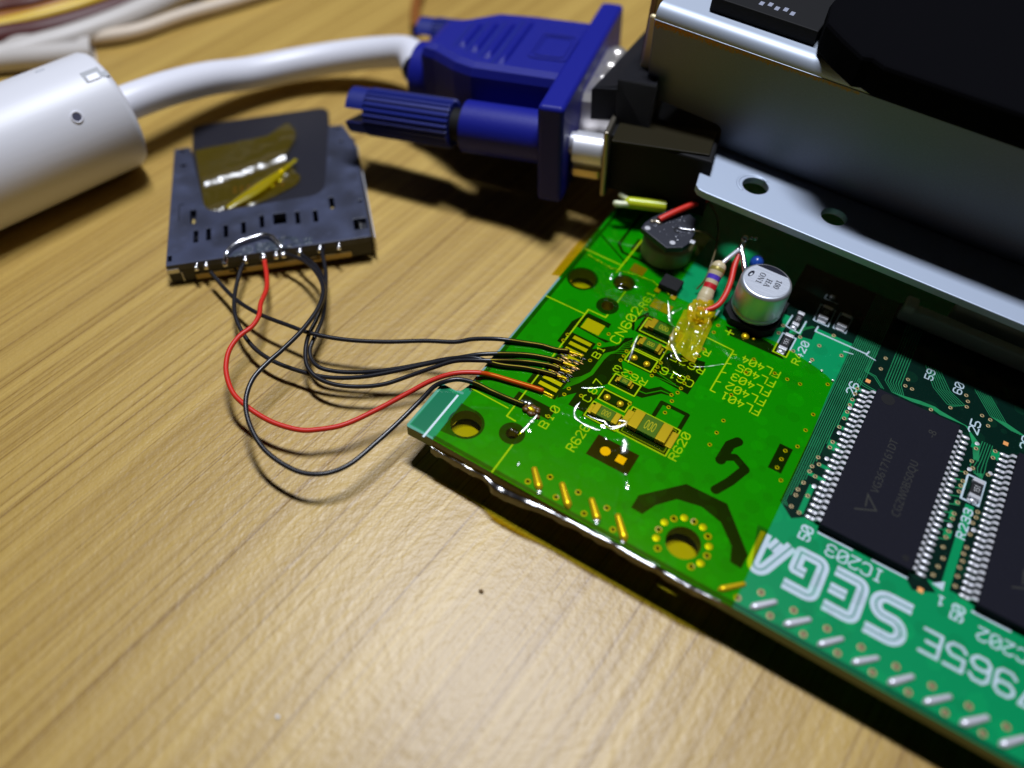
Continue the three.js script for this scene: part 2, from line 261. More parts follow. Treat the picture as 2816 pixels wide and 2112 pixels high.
  const letters = [[0, (q) => { q.moveTo(3.75, 4.85); q.lineTo(1.6, 4.85); q.bezierCurveTo(0.2, 4.85, 0.1, 3.0, 1.4, 2.75); q.lineTo(2.5, 2.75); q.bezierCurveTo(3.8, 2.5, 3.7, 0.65, 2.3, 0.65); q.lineTo(0.1, 0.65); }],
    [4.25, (q) => { q.moveTo(3.6, 4.85); q.lineTo(1.4, 4.85); q.quadraticCurveTo(0.65, 4.85, 0.65, 4.1); q.lineTo(0.65, 1.4); q.quadraticCurveTo(0.65, 0.65, 1.4, 0.65); q.lineTo(3.6, 0.65); q.moveTo(3.6, 2.75); q.lineTo(1.9, 2.75); }],
    [8.35, (q) => { q.moveTo(3.6, 4.85); q.lineTo(1.4, 4.85); q.quadraticCurveTo(0.65, 4.85, 0.65, 4.1); q.lineTo(0.65, 1.4); q.quadraticCurveTo(0.65, 0.65, 1.4, 0.65); q.lineTo(3.1, 0.65); q.lineTo(3.1, 2.75); q.lineTo(2.0, 2.75); }],
    [12.2, (q) => { q.moveTo(0.3, 0.6); q.lineTo(1.75, 4.3); q.quadraticCurveTo(2.05, 4.95, 2.6, 4.85); q.quadraticCurveTo(3.1, 4.7, 3.05, 4.1); q.lineTo(3.05, 0.6); q.moveTo(1.5, 0.8); q.lineTo(2.0, 2.2); }]];
  for (const [w, col] of [[1.22, silk], [0.15, 'rgb(60,130,110)']]) for (const [dx, f] of letters) { c.save(); c.translate(dx, 0); c.beginPath(); f(c); c.lineCap = 'butt'; c.lineJoin = 'round'; c.lineWidth = w; c.strokeStyle = col; c.stroke(); c.restore(); }
  c.restore();
  // dark rings round the screw holes and faint mottling of the mask
  for (const [x, z, r] of [[7.55, -5.45, 1.45], [7.5, -28.3, 1.42], [7.45, -33.05, 1.45], [2.65, -3.75, 2.05], [2.65, -30.7, 2.0]]) disc(x, z, r, 'rgb(5,48,28)');
  poly([[0.7, -5.8], [2.6, -5.8], [2.6, -1.6], [0.8, -1.4]], 'rgb(5,70,40)');
  for (let i = 0; i < 900; i++) { c.globalAlpha = 0.05; disc(rnd() * 78, -rnd() * 50, 0.1 + rnd() * 0.9, rnd() < 0.5 ? '#000' : '#3f8'); } c.globalAlpha = 1;
  for (let i = 0; i < 500; i++) { c.globalAlpha = 0.35 * rnd(); disc(rnd() * 78, -rnd() * 50, 0.02 + rnd() * 0.03, '#cfe'); } c.globalAlpha = 1;
}
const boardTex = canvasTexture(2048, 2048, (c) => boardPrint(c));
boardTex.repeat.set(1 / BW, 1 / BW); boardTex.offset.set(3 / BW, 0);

// ------------------------------------------------------------------ circuit board: the plate and what is soldered to it
const board = thing('circuit_board', 'green circuit board with black memory chips and white lettering, its left half under yellow tape', 'circuit board', [38, 0, -28]);
const HOLES = [[2.65, -3.75, 1.75], [2.65, -30.7, 1.72], [7.58, -5.45, 0.72], [7.5, -28.3, 0.78], [7.45, -33.05, 1.2], [28.95, -3.65, 1.82]];
{
  const outline = [[0, 0], [78, 0], [78, -78], [0, -78], [0, -8.3], [-0.3, -7.2], [-0.8, -6.9], [-2.55, -6.9], [-2.7, -6.7], [-2.7, -0.1], [-2.5, 0.1]];
  const g = prism(outline, TOP - 1.6, TOP, 0, HOLES);
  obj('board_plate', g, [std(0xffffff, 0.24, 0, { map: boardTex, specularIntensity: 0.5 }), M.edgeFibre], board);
  obj('tab_stripe', [box(0.26, 0.03, 6.8, -0.25, TOP + 0.015, -3.1, 0.01)], std(lin(0.62, 0.72, 0.76), 0.5), board);
  // connectors and studs under the board that carry it above the table
  obj('underside_stud', [cyl(1.6, 1.8, 3.9, 66, 1.95, -6)], M.blackPlastic, board); obj('underside_stud', [cyl(1.6, 1.8, 3.9, 6, 1.95, -60)], M.blackPlastic, board); obj('underside_stud', [cyl(1.6, 1.8, 3.9, 40, 1.95, -40)], M.blackPlastic, board);
  for (const [x, z, r] of HOLES) if (r < 1.3) obj('hole_plating', [new THREE.CylinderGeometry(r, r, 1.6, 28, 1, true).translate(x, TOP - 0.8, z)], std(lin(0.35, 0.30, 0.16), 0.5, 0.4, { side: THREE.DoubleSide }), board);
  obj('added_underside_plate', [box(35.6, 0.3, 50, 18.6, 3.25, -26.8, 0.1)], std(lin(0.46, 0.30, 0.10), 0.6), board);  // added plate: stops light passing through the holes to the table
}
const viaG = (() => {
  const ring = lathe([[0.13, 0.0], [0.14, 0.025], [0.20, 0.035], [0.27, 0.02], [0.28, 0]], 20), hole = new THREE.CircleGeometry(0.15, 16).rotateX(-Math.PI / 2).translate(0, 0.008, 0);
  const g = mergeGeometries([clean(ring), clean(hole)], true); g.scale(MM, MM, MM); return g;
})();
const VIAS = [[20.6, -23.54], [19.74, -22.99], [20.6, -22.49], [20.53, -20.78], [20.07, -20.09], [20.59, -21.58], [20.48, -19.31], [20.53, -18.3], [20.5, -17.39], [17, -23.72], [20.42, -28.56], [20.41, -27.22], [14.65, -20.36], [9.76, -14.3], [9.73, -13.29], [11.43, -14.19], [16.6, -16.24], [9.83, -19.35], [5.65, -21.38], [5.68, -20.3], [9.76, -24.24], [9.57, -22.15], [11.78, -30.49], [9.73, -9.63],
  [12.82, -23.03], [12.85, -22.21], [12.83, -21.4], [16.94, -22.93], [16.93, -22.18], [16.94, -21.38], [12.13, -1.16], [13.82, -2.92], [15.55, -1.14], [17.21, -2.93], [18.92, -1.07], [20.6, -2.93], [22.28, -1.06]];
const VIAS2 = [[26.53, -20.06], [26.53, -18.1], [26.51, -16.19], [34.87, -24.02], [34.84, -21.4], [34.81, -16.2], [33.89, -20.1], [33.91, -18.81], [33.89, -17.52], [19.14, -33.1], [20.39, -33.12], [20.39, -31.77], [19.2, -31.83], [27.2, -37.71], [27.16, -36.23], [29.63, -37.09], [29.68, -34.44], [32.1, -37.08], [34.89, -37.09], [32.09, -34.43], [33.07, -39.7], [26.12, -30.51], [26.09, -28.09], [29.01, -29.87], [30.58, -29.85], [32.11, -30.02], [34.89, -31.82], [25.88, -23.99], [34.88, -26.62], [39.57, -37.75], [39.59, -39.74], [42.79, -36.84], [42.8, -37.98],
  [37.06, -19.02], [37.79, -18.75], [36.98, -17.28], [36.75, -16.14], [36.79, -15.35], [37.9, -15.97], [36.85, -13.78], [38.06, -33.19], [38.07, -32.29], [38.05, -31.27], [38.05, -30.35], [38.08, -29.18], [38.07, -28.09], [37.99, -26.61], [37.98, -24.19], [37.95, -23.31], [37.27, -21.3], [37.64, -20.46], [37.08, -19.8], [37.8, -13.51]];
const VIAS3 = [[43.59, -36.81], [49.76, -37.8], [48.15, -36.58], [49.69, -38.7], [46.27, -35.01], [49.32, -39.51], [52, -32.4], [51.96, -30.39], [52.27, -29.5], [51.73, -28.44], [53.92, -29.57], [51.72, -27.18], [51.65, -26.44], [51.67, -25.6], [51.85, -24.12], [51.85, -22.52], [51.84, -21.82], [51.85, -20.08], [51.78, -19.21], [53.96, -24.13], [53.96, -23.36], [53.81, -22.49], [53.86, -20.94], [53.94, -33.24], [53.91, -32.19], [51.58, -37.52], [52.53, -37.44], [52.5, -36.41],
  [51.8, -17.9], [52.1, -16.6], [51.9, -15.4], [53.9, -19.2], [53.8, -18.3], [53.9, -17.4], [53.8, -16.5], [53.85, -15.4], [51.7, -14.2], [53.9, -14.2]];
for (let i = 0; i < 8; i++) VIAS3.push([35.87 + i * 3.355, -1.15], [37.63 + i * 3.35, -2.92]);
for (const v of [VIAS, VIAS2, VIAS3]) for (const [x, z] of v) inst('via', viaG, [M.viaRing, M.viaHole], board, x, TOP, z, 0, v === VIAS3 && z > -4 || v === VIAS && z > -4 ? 1.35 : x > 36 ? 0.88 : 0.92);
// ring of vias and solder dots round the large hole
const dotG = shared([ball(0.42, 0, 0, 0, 1, 0.09, 1)]);
[[26.21, -3.62, 0], [26.36, -4.72, 1], [27.01, -5.62, 0], [27.87, -6.32, 1], [28.92, -6.46, 0], [29.95, -6.38, 1], [30.8, -5.68, 0], [31.33, -4.71, 1], [31.57, -3.64, 0], [31.34, -2.54, 1], [30.7, -1.69, 0], [27.03, -1.66, 0], [26.41, -2.63, 1]].forEach(([x, z, d]) => d ? inst('solder_dot', dotG, M.goldPad, board, x, TOP, z) : inst('via', viaG, [M.viaRing, M.viaHole], board, x, TOP, z, 0, 1.5));
for (const [x, z] of [[38.18, -29.91], [38.22, -25.81], [38.14, -21.67], [38.11, -17.49], [51.96, -33.16], [51.99, -29.15], [54.09, -29.89], [51.79, -20.83], [54.09, -21.69]]) inst('test_pad', dotG, M.tin, board, x, TOP, z, 0, 0.62);
for (const [x, z] of [[38.8, -35.01], [54.74, -34.99], [51.0, -11.82]]) obj('copper_mark', [box(0.55, 0.03, 0.55, x, TOP + 0.01, z, 0.01)], M.copper, board);
obj('copper_pad', [cyl(0.58, 0.58, 0.05, 17.24, TOP + 0.02, -9.03)], M.copper, board); obj('copper_pad', [box(1.05, 0.05, 1.0, 19.15, TOP + 0.02, -9.0, 0.02)], M.copper, board);

// solder bars along the front edge
const barG = shared((() => {                                           // fat end at z = 0, tail towards -z, 3 mm long
  const pts = []; for (let i = 0; i <= 14; i++) { const t = i / 14; pts.push([Math.max(0.001, 0.40 * Math.sin(Math.min(1, t * 5.2) * Math.PI / 2) * (1 - 0.36 * t) * Math.sqrt(Math.max(0, 1 - Math.max(0, (t - 0.93) / 0.07) ** 2))), t * 3.0]); }
  const g = lathe(pts, 20); g.rotateX(-Math.PI / 2); g.scale(1, 0.85, 1); return [g];
})());
const bar = (x0, z0, x1, z1, s = 1) => { const m = inst('solder_bar', barG, M.solder, board, x0, TOP + 0.08, z0, Math.atan2(-(x1 - x0), -(z1 - z0))); const l = Math.hypot(x1 - x0, z1 - z0) / 3; m.scale.set(s, s, l); return m; };
for (let i = 0; i < 9; i++) { const m = bar(33.9 + i * 3.35 + (rnd() - 0.5) * 0.16, -0.8 + (rnd() - 0.5) * 0.16, 36.05 + i * 3.35 + (rnd() - 0.5) * 0.2, -2.95 + (rnd() - 0.5) * 0.16, 0.92 + rnd() * 0.22); if (!i) m.material = M.solderTaped; }
for (const [x0, z0, x1, z1] of [[13.8, -0.8, 11.7, -3.05], [17.42, -0.6, 15.1, -3.05], [20.63, -0.9, 18.6, -3.1], [24.0, -0.4, 21.75, -2.95]]) bar(x0, z0, x1, z1, 1.25).material = M.solderTaped;

// memory chips
const leadG = shared((() => {
  const s = new THREE.Shape([[0, 0.62], [0.34, 0.62], [0.46, 0.54], [0.62, 0.14], [1.12, 0.10], [1.12, 0.0], [0.5, 0.0], [0.36, 0.44], [0.26, 0.50], [0, 0.50]].map((p) => new THREE.Vector2(...p)));
  const g = new THREE.ExtrudeGeometry(s, { depth: 0.34, bevelEnabled: true, bevelSize: 0.03, bevelThickness: 0.03, bevelSegments: 1 }); g.translate(0, 0, -0.17);
  return [g, ball(0.27, 1.15, 0.06, 0, 1.6, 0.62, 0.92, 10)];
})());
const chipPrint = canvasTexture(512, 1024, (c) => {
  c.fillStyle = 'rgb(24,24,33)'; c.fillRect(0, 0, 512, 1024);
  for (let i = 0; i < 9000; i++) { c.fillStyle = rnd() < 0.5 ? 'rgba(0,0,0,0.16)' : 'rgba(90,90,110,0.13)'; c.fillRect(rnd() * 512, rnd() * 1024, 2, 2); }
  c.fillStyle = c.strokeStyle = 'rgb(56,56,52)'; c.save(); c.translate(0, 1024); c.rotate(-Math.PI / 2); c.font = '62px sans-serif';
  c.fillText('VG3617161DT', 330, 218); c.fillText('-8', 850, 400); c.fillText('CG2W0B50QU', 250, 362); c.lineWidth = 9; c.beginPath(); c.moveTo(180, 130); c.lineTo(230, 240); c.lineTo(300, 170); c.lineTo(225, 180); c.stroke(); c.restore();
});
function memoryChip(x0, x1) {
  const cx = (x0 + x1) / 2, body = new THREE.Group(); body.name = 'memory_chip'; body.base = [cx, TOP, -23.15]; body.position.set((cx - 38) * MM, TOP * MM, (-23.15 + 28) * MM); board.add(body);
  obj('chip_body', new RoundedBoxGeometry(x1 - x0, 0.95, 20.9, 2, 0.1).translate(cx, TOP + 0.62, -23.15), [M.chip, M.chip, std(0xffffff, 0.7, 0, { map: chipPrint, specularIntensity: 0.15 }), M.chip, M.chip, M.chip], body);
  const holes = [cyl(0.78, 0.78, 0.02, x0 + 1.45, TOP + 1.1, -32.55), cyl(0.35, 0.35, 0.02, x1 - 0.95, TOP + 1.1, -13.7)]; obj('index_dimple', holes, M.black, body);
  for (let i = 0; i < 25; i++) { const z = -33.15 + i * 0.82; inst('lead', leadG, M.tin, body, x0 - 0.02, TOP + 0.02, z, Math.PI); inst('lead', leadG, M.tin, body, x1 + 0.02, TOP + 0.02, z); }
}
memoryChip(40.0, 49.5); memoryChip(55.95, 65.45);

// chip resistors with printed values
const printed = (s, ink = 'rgb(176,166,24)', bg = 'rgb(4,84,16)') => canvasTexture(256, 128, (c) => { c.fillStyle = bg; c.fillRect(0, 0, 256, 128); c.fillStyle = ink; c.font = '92px sans-serif'; c.textAlign = 'center'; c.fillText(s, 128, 98); });
const t000 = printed('000'), t151 = printed('151', 'rgb(205,205,205)', 'rgb(22,22,26)');
function chipResistor(x, z, w, d, h, cap, tex, turn = 0, side = M.resGreen) {
  const r = new THREE.Group(); r.name = 'chip_resistor'; r.local = true; r.position.set((x - 38) * MM, TOP * MM, (z + 28) * MM); r.rotation.y = turn; r.base = [0, 0, 0]; board.add(r);
  obj('resistor_body', new RoundedBoxGeometry(w - 2 * cap, h, d, 2, 0.04).translate(0, h / 2 + 0.06, 0), tex ? [side, side, std(0xffffff, 0.4, 0, { map: tex, specularColor: side === M.resBlack ? lin(1, 1, 1) : lin(1, 0.9, 0.1) }), side, side, side] : side, r);
  for (const s of [-1, 1]) obj('terminal', [box(cap, h + 0.05, d + 0.03, s * (w - cap) / 2, h / 2 + 0.08, 0, 0.06), box(cap * 0.9, 0.12, d * 0.9, s * (w / 2 + cap * 0.25), 0.06, 0)], side === M.resBlack ? M.tin : M.goldTaped, r);
}
chipResistor(15.1, -28.4, 3.6, 1.55, 0.5, 0.75, t000); chipResistor(14.85, -25.25, 2.5, 1.25, 0.45, 0.45, t000); chipResistor(14.75, -18.55, 1.7, 0.8, 0.4, 0.35, t000); chipResistor(15.1, -13.2, 3.2, 1.5, 0.5, 0.7, t000); chipResistor(20.0, -14.35, 4.6, 2.5, 0.6, 1.2, t000);
for (const [x, z, w, d, t] of [[28.45, -34.9, 2.9, 1.0, t151], [28.45, -39.4, 2.6, 0.8, t151], [31, -42.4, 2.4, 1.2, t151], [33.4, -42.4, 2.4, 1.2, null], [53.1, -26.6, 2.7, 1.15, t151]]) chipResistor(x, z, w, d, 0.45, 0.5, t, Math.PI / 2, M.resBlack);
const bumpG = shared([ball(0.42, 0, 0.02, 0, 1, 0.75, 1.05)]);
for (const [x, z, s] of [[14.04, -22.6, 1], [15.7, -22.55, 1], [14.04, -15.6, 1], [15.72, -15.6, 1], [30.82, -45.9, 0.9], [28.4, -38.1, 0.95], [28.4, -33.5, 0.9], [53.1, -25.2, 0.9], [23.9, -33.3, 1.2], [23.0, -34.4, 0.7], [24.9, -33.5, 0.5]]) inst('solder_bump', bumpG, x < 26 && z > -34.2 ? M.solderTaped : M.solder, board, x, TOP, z, 0, s);
obj('shield_pad', [box(2.45, 0.04, 1.85, 7.63, TOP + 0.02, -24.2, 0.015)], M.goldPad, board);
const padG = shared([box(2.42, 0.04, 0.56, 0, 0, 0, 0.02)]);
for (let i = 0; i < 10; i++) inst('connector_pad', padG, M.goldPad, board, 7.65, TOP + 0.02, -21.43 + i * 1.025);
{ // charred joint of the lowest wire
  const g = []; for (let i = 0; i < 18; i++) g.push(ball(0.12 + rnd() * 0.28, 7 + rnd() * 1.9, TOP + 0.05 + rnd() * 0.2, -9.9 + rnd() * 1.3, 1.2, 0.7, 1, 8)); obj('scorched_flux', g, std(lin(0.10, 0.042, 0.004), 0.4), board);
  obj('solder_bump', [ball(0.5, 7.5, TOP + 0.1, -9.3, 1.4, 0.6, 0.8)], M.solderTaped, board);
}
// can capacitor
{
  const cx = 23.35, cz = -37.35, can = new THREE.Group(); can.name = 'can_capacitor'; can.base = [cx, TOP, cz]; can.position.set((cx - 38) * MM, TOP * MM, (cz + 28) * MM); board.add(can);
  const g = lathe([[2.6, 1.1], [3.0, 1.15], [3.1, 1.4], [3.1, 1.7], [2.95, 1.85], [2.95, 2.0], [3.1, 2.2], [3.1, 5.4], [3.0, 5.75], [2.7, 5.92], [0.001, 5.95]], 64); g.translate(cx, TOP, cz);
  obj('can', g, std(lin(0.62, 0.66, 0.72), 0.4, 0.8), can);
  obj('base', [prism([[cx - 3.3, cz - 3.3], [cx + 3.3, cz - 3.3], [cx + 3.3, cz + 2], [cx + 2, cz + 3.3], [cx - 2, cz + 3.3], [cx - 3.3, cz + 2]], TOP + 0.05, TOP + 1.1, 0.08)], M.black, can);
  const top = canvasTexture(512, 512, (c) => {
    c.fillStyle = 'rgb(205,210,220)'; c.fillRect(0, 0, 512, 512);
    for (let i = 0; i < 700; i++) { c.fillStyle = rnd() < 0.5 ? 'rgba(255,255,255,0.13)' : 'rgba(90,95,115,0.15)'; c.fillRect(rnd() * 512 - 60, rnd() * 512, 60 + rnd() * 160, 1 + rnd() * 1.5); }
    c.fillStyle = 'rgb(26,28,42)'; c.font = 'bold 92px serif'; c.textAlign = 'center'; c.save(); c.translate(256, 256); c.rotate(Math.PI / 2);
    c.fillText('100', -6, -92); c.fillText('HA', 34, 10); c.fillText('ON1', 0, 108); c.restore();
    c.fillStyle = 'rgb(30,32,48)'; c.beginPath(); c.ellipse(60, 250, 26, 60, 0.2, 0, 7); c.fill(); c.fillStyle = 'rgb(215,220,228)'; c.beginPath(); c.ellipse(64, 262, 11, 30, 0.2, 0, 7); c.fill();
    c.fillStyle = 'rgb(26,28,42)'; c.beginPath(); c.arc(256, 256, 256, -2.4, -0.75); c.fill();  // dark back segment paints the bracket's shadow onto the lettered top
  });
  obj('printed_shaded_top', new THREE.CircleGeometry(2.68, 48).rotateX(-Math.PI / 2).translate(cx, TOP + 5.962, cz), std(0xffffff, 0.42, 0.55, { map: top }), can);
}

// ------------------------------------------------------------------ tape over the board
const segDist = (x, z, p) => { let best = 1e9; for (let i = 0; i + 1 < p.length; i++) { const [ax, az] = p[i], [bx, bz] = p[i + 1], dx = bx - ax, dz = bz - az, t = Math.max(0, Math.min(1, ((x - ax) * dx + (z - az) * dz) / (dx * dx + dz * dz))); best = Math.min(best, Math.hypot(x - ax - dx * t, z - az - dz * t)); } return best; };
const step = (a, b, x) => { const t = Math.max(0, Math.min(1, (x - a) / (b - a))); return t * t * (3 - 2 * t); };
// what the tape rides over: [polyline, half width, height]
const OVER = [], PLATEAU = [];
// creases and trapped folds: [polyline, half width, height]
const CREASE = [
  [[[13.9, -31.4], [15.1, -29.6], [16.5, -28.2], [17.0, -26.2], [19.2, -24.0]], 0.6, 0.7], [[[15.8, -31.5], [16.4, -29.4], [17.2, -27.7], [17.8, -25.4]], 0.5, 0.6], [[[20, -27.3], [19.2, -29.6], [18.7, -32]], 0.5, 0.5],
  [[[20.4, -8.0], [21.3, -6.6]], 0.5, 0.15], [[[15.4, -7.5], [17, -3]], 0.25, 0.03], [[[20, -7.6], [21.6, -3]], 0.25, 0.03], [[[1.8, -6.1], [5, -8]], 0.3, 0.04],
];
// pressed folds that stand up from the tape: [points, width]
const FOLD = [
  [[[11.9, -13.1], [11.8, -12.1], [12.3, -11.2], [13.4, -10.9], [14.6, -10.95], [15.6, -11.1]], 0.34], [[[13.3, -12.1], [14.4, -12.2], [15.4, -12.5], [16.2, -13.0], [17.0, -13.5], [17.5, -13.6], [17.3, -13.0], [16.4, -12.0], [16.0, -11.7]], 0.26], [[[15.2, -12.4], [16.2, -12.2], [17.1, -12.9]], 0.3],
  [[[8.75, -8.9], [8.55, -7.6], [8.25, -5.6]], 0.28], [[[6.0, -9.7], [6.9, -9.9], [7.5, -10.0]], 0.36], [[[18.2, -11.6], [18.7, -11.0], [18.9, -10.2], [18.8, -9.6]], 0.62],
  [[[12.95, -25.6], [13.2, -24.2], [13.6, -22.4], [13.7, -21.5]], 0.26], [[[20.3, -25.2], [21.5, -25.9], [23.8, -27.7]], 0.1], [[[10.9, -15.1], [11.9, -15.7], [13.2, -16.6]], 0.16],
  [[[13.95, -0.35], [13.7, -0.9]], 0.5], [[[20.7, -0.5], [20.3, -1.3]], 0.5], [[[23.9, 0.0], [23.75, -0.4]], 0.42], [[[10.2, -2.6], [10.25, -2.1]], 0.24], [[[20.3, -7.6], [20.6, -7.4]], 0.24], [[[21.0, -6.7], [21.2, -6.4]], 0.28],
  [[[13.9, -31.4], [14.9, -30.0], [15.5, -29.0], [16.4, -28.2]], 0.3], [[[15.8, -31.6], [15.0, -30.7], [14.9, -29.4]], 0.28], [[[16.3, -28.0], [16.7, -27.0], [17.0, -26.1], [17.4, -25.5], [18.5, -24.5], [19.2, -24.0]], 0.36], [[[17.3, -25.4], [17.9, -24.4], [19.1, -23.9]], 0.16],
];
function tapeHeight(x, z) {
  let h = 0.06;
  for (const [p, w, t] of OVER) { const d = segDist(x, z, p); if (d < w + 0.55) h = Math.max(h, 0.06 + t * (1 - step(w, w + 0.55, d))); }
  for (const [x0, z0, x1, z1, t] of PLATEAU) { const d = Math.max(x0 - x, x - x1, z0 - z, z - z1); if (d < 0.6) h = Math.max(h, 0.06 + t * (1 - step(0, 0.6, d))); }
  for (const [p, w, t] of CREASE) { const d = segDist(x, z, p); if (d < w * 2) h += t * Math.exp(-((d / w) ** 2) * 1.6); }
  const near = Math.max(Math.exp(-((segDist(x, z, [[12, -12], [18, -12.5], [18.8, -10]]) / 2.4) ** 2)), Math.exp(-((segDist(x, z, [[14, -31], [17, -26], [19.5, -24]]) / 2.6) ** 2)), Math.exp(-((segDist(x, z, [[6, -9.8], [8.6, -8], [8, -5.5]]) / 1.4) ** 2)));
  if (near > 0.02) h += near * 0.11 * Math.max(0, 1 - Math.abs(noise(x * 0.9 + 3, z * 0.8 + x * 0.3) - 0.5) * 9);
  return h + 0.03 * (noise(x * 0.7, z * 0.7) - 0.5) + 0.015 * (noise(x * 2.1 + 30, z * 2.1) - 0.5);
}
// a sheet given by rows of points
function sheet(rows) {
  const n = rows[0].length, pos = [], idx = [], uv = [];
  rows.forEach((r, j) => r.forEach((p, i) => { pos.push(...p); uv.push(i / n, j / rows.length); }));
  for (let j = 0; j + 1 < rows.length; j++) for (let i = 0; i + 1 < n; i++) { const a = j * n + i, b = a + 1, c = a + n, d = c + 1; idx.push(a, b, c, b, d, c); }
  const g = new THREE.BufferGeometry(); g.setAttribute('position', new THREE.BufferAttribute(new Float32Array(pos), 3)); g.setAttribute('uv', new THREE.BufferAttribute(new Float32Array(uv), 2)); g.setIndex(idx); g.computeVertexNormals(); return g;
}
{
  const topEdge = (x) => { const e = [[0, -35], [1.7, -34.9], [4.7, -34.4], [7.4, -35], [10.2, -35.4], [12.9, -34.5], [17, -34.6], [24.7, -34.25], [27.8, -34.6], [30.5, -34.15], [32, -33.8], [33.6, -33.4], [34.8, -33], [36, -32.3]]; let i = 0; while (i < e.length - 2 && x > e[i + 1][0]) i++; const t = (x - e[i][0]) / (e[i + 1][0] - e[i][0]); return e[i][1] + t * (e[i + 1][1] - e[i][1]) + 0.05 * (noise(x * 4, 1) - 0.5); };
  const left = (z) => (z > -7.4 ? 0.82 : z > -8.6 ? 0.82 - 0.5 * step(-7.4, -8.6, z) : 0.28 + (z < -26 ? 0.02 : 0)), right = (z) => 35.8 - 0.45 * step(-18, -33, z);
  const rows = [], rim = [], NX = 190, NZ = 175;
  // lip that hangs over the front edge
  // the sheet runs on past the front edge, dips and flares into a pressed rim
  for (let k = 0; k <= 22; k++) {
    const q = 1 - k / 22, r = [];
    for (let i = 0; i <= NX; i++) {
      const x = left(0) + (right(0) - left(0)) * i / NX, out = 0.45 + 0.65 * step(7.5, 9.5, x) - 0.6 * step(11, 17, x) - 0.1 * step(20, 24, x) - 0.35 * step(31, 35.5, x) + 0.1 * (noise(x * 0.6, 4) - 0.5), drop = 1.05 - 0.15 * step(6, 9, x) - 0.35 * step(10, 14, x) - 0.45 * step(14, 21, x) + 0.12 * (noise(x * 0.8, 14) - 0.5);
      const dip = q < 0.5 ? drop * step(0, 0.5, q) : drop + 0.17 * out * 0.58 * (q - 0.5) * 2 , curl = q > 0.86 ? ((q - 0.86) / 0.14) ** 2 * (0.75 + 0.5 * noise(x * 1.3, 3)) : 0;
      r.push([x, TOP + 0.1 - dip - curl + 0.012 * (noise(x * 2, q * 3) - 0.5), 0.06 + out * (q < 0.5 ? 0.42 * q * 2 : 0.42 + 0.58 * Math.sin((q - 0.5) * 2 * Math.PI / 2 * 0.92))]);
    } rim.push(r);
  }
  rows.push(rim[rim.length - 1]);
  for (let j = 0; j <= NZ; j++) {
    const r = []; for (let i = 0; i <= NX; i++) {
      const f = j / NZ; let x = left(0) + (right(0) - left(0)) * i / NX; const zt = topEdge(x), z = -0.02 + f * (zt + 0.02); const xl = left(z), xr = right(z); x = xl + (xr - xl) * i / NX;
      r.push([x, TOP + tapeHeight(x, z), z]);
    } rows.push(r);
  }
  const t = thing('tape_sheet', 'large transparent yellow tape sheet covering the left half of the circuit board', 'tape', [18, 0, -16]);
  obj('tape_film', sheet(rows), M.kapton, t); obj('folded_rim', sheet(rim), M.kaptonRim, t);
  FOLD.forEach(([p, w], n) => {
    const c = new THREE.CatmullRomCurve3(p.map(([x, z]) => V(x, TOP + 0.05 + tapeHeight(x, z) + (n >= 15 ? 0.75 : 0), z))), N = 44, rws = [];
    for (let k = 0; k <= 9; k++) { const r = []; for (let i = 0; i <= N; i++) { const t = i / N, q = c.getPoint(t), zc = p.reduce((m2, q2) => m2 + q2[1], 0) / p.length, d = c.getTangent(t), e = Math.max(0, Math.sin(Math.PI * t)) ** 0.6 * (0.6 + 0.75 * noise(t * 7, n * 3.3)), a = -1 + 2 * k / 9, l = Math.hypot(d.x, d.z) || 1;
      r.push([q.x - d.z / l * a * w * 0.9 * e, q.y + 0.1 + 0.15 * (zc - q.z) + 0.03 * Math.abs(q.z - zc) + w * 0.17 * e * (1 - a * a) + 0.012 * noise(t * 16, k), q.z + d.x / l * a * w * 0.9 * e]); } rws.push(r); }
    obj('crease', [sheet(rws)], M.kaptonCrease, t);
  });
  const flap = sheet([[[34.6, TOP + 0.22, -9.65], [35.1, TOP + 0.24, -9.7], [35.76, TOP + 0.22, -9.7]], [[35.0, TOP + 0.24, -8], [35.4, TOP + 0.25, -8], [35.76, TOP + 0.24, -7.8]], [[35.6, TOP + 0.22, -5.8], [35.7, TOP + 0.22, -5.75], [35.77, TOP + 0.22, -5.7]]]);
  obj('folded_corner', flap, M.kaptonDeep, t);
  // air trapped in beads along the upper edge of the tape
  const beads = []; for (let i = 0; i < 46; i++) { const x = 1.3 + i * 0.27 + rnd() * 0.15; beads.push(ball(0.045 + rnd() * 0.055, x, TOP + 0.17, topEdge(x) + 0.12 + (rnd() - 0.5) * 0.22, 1.4, 0.8, 1, 8)); }
  for (const [x, z] of [[30.5, -34.1], [32, -33.75], [33.6, -33.3], [35.2, -32.6], [24.8, -34.2]]) beads.push(ball(0.13, x, TOP + 0.16, z, 1.3, 0.8, 1, 10));
  obj('edge_beads', beads, new THREE.MeshPhysicalMaterial({ color: lin(0.9, 0.92, 0.8), roughness: 0.12, metalness: 0.25 }), t).userData.kind = 'stuff';

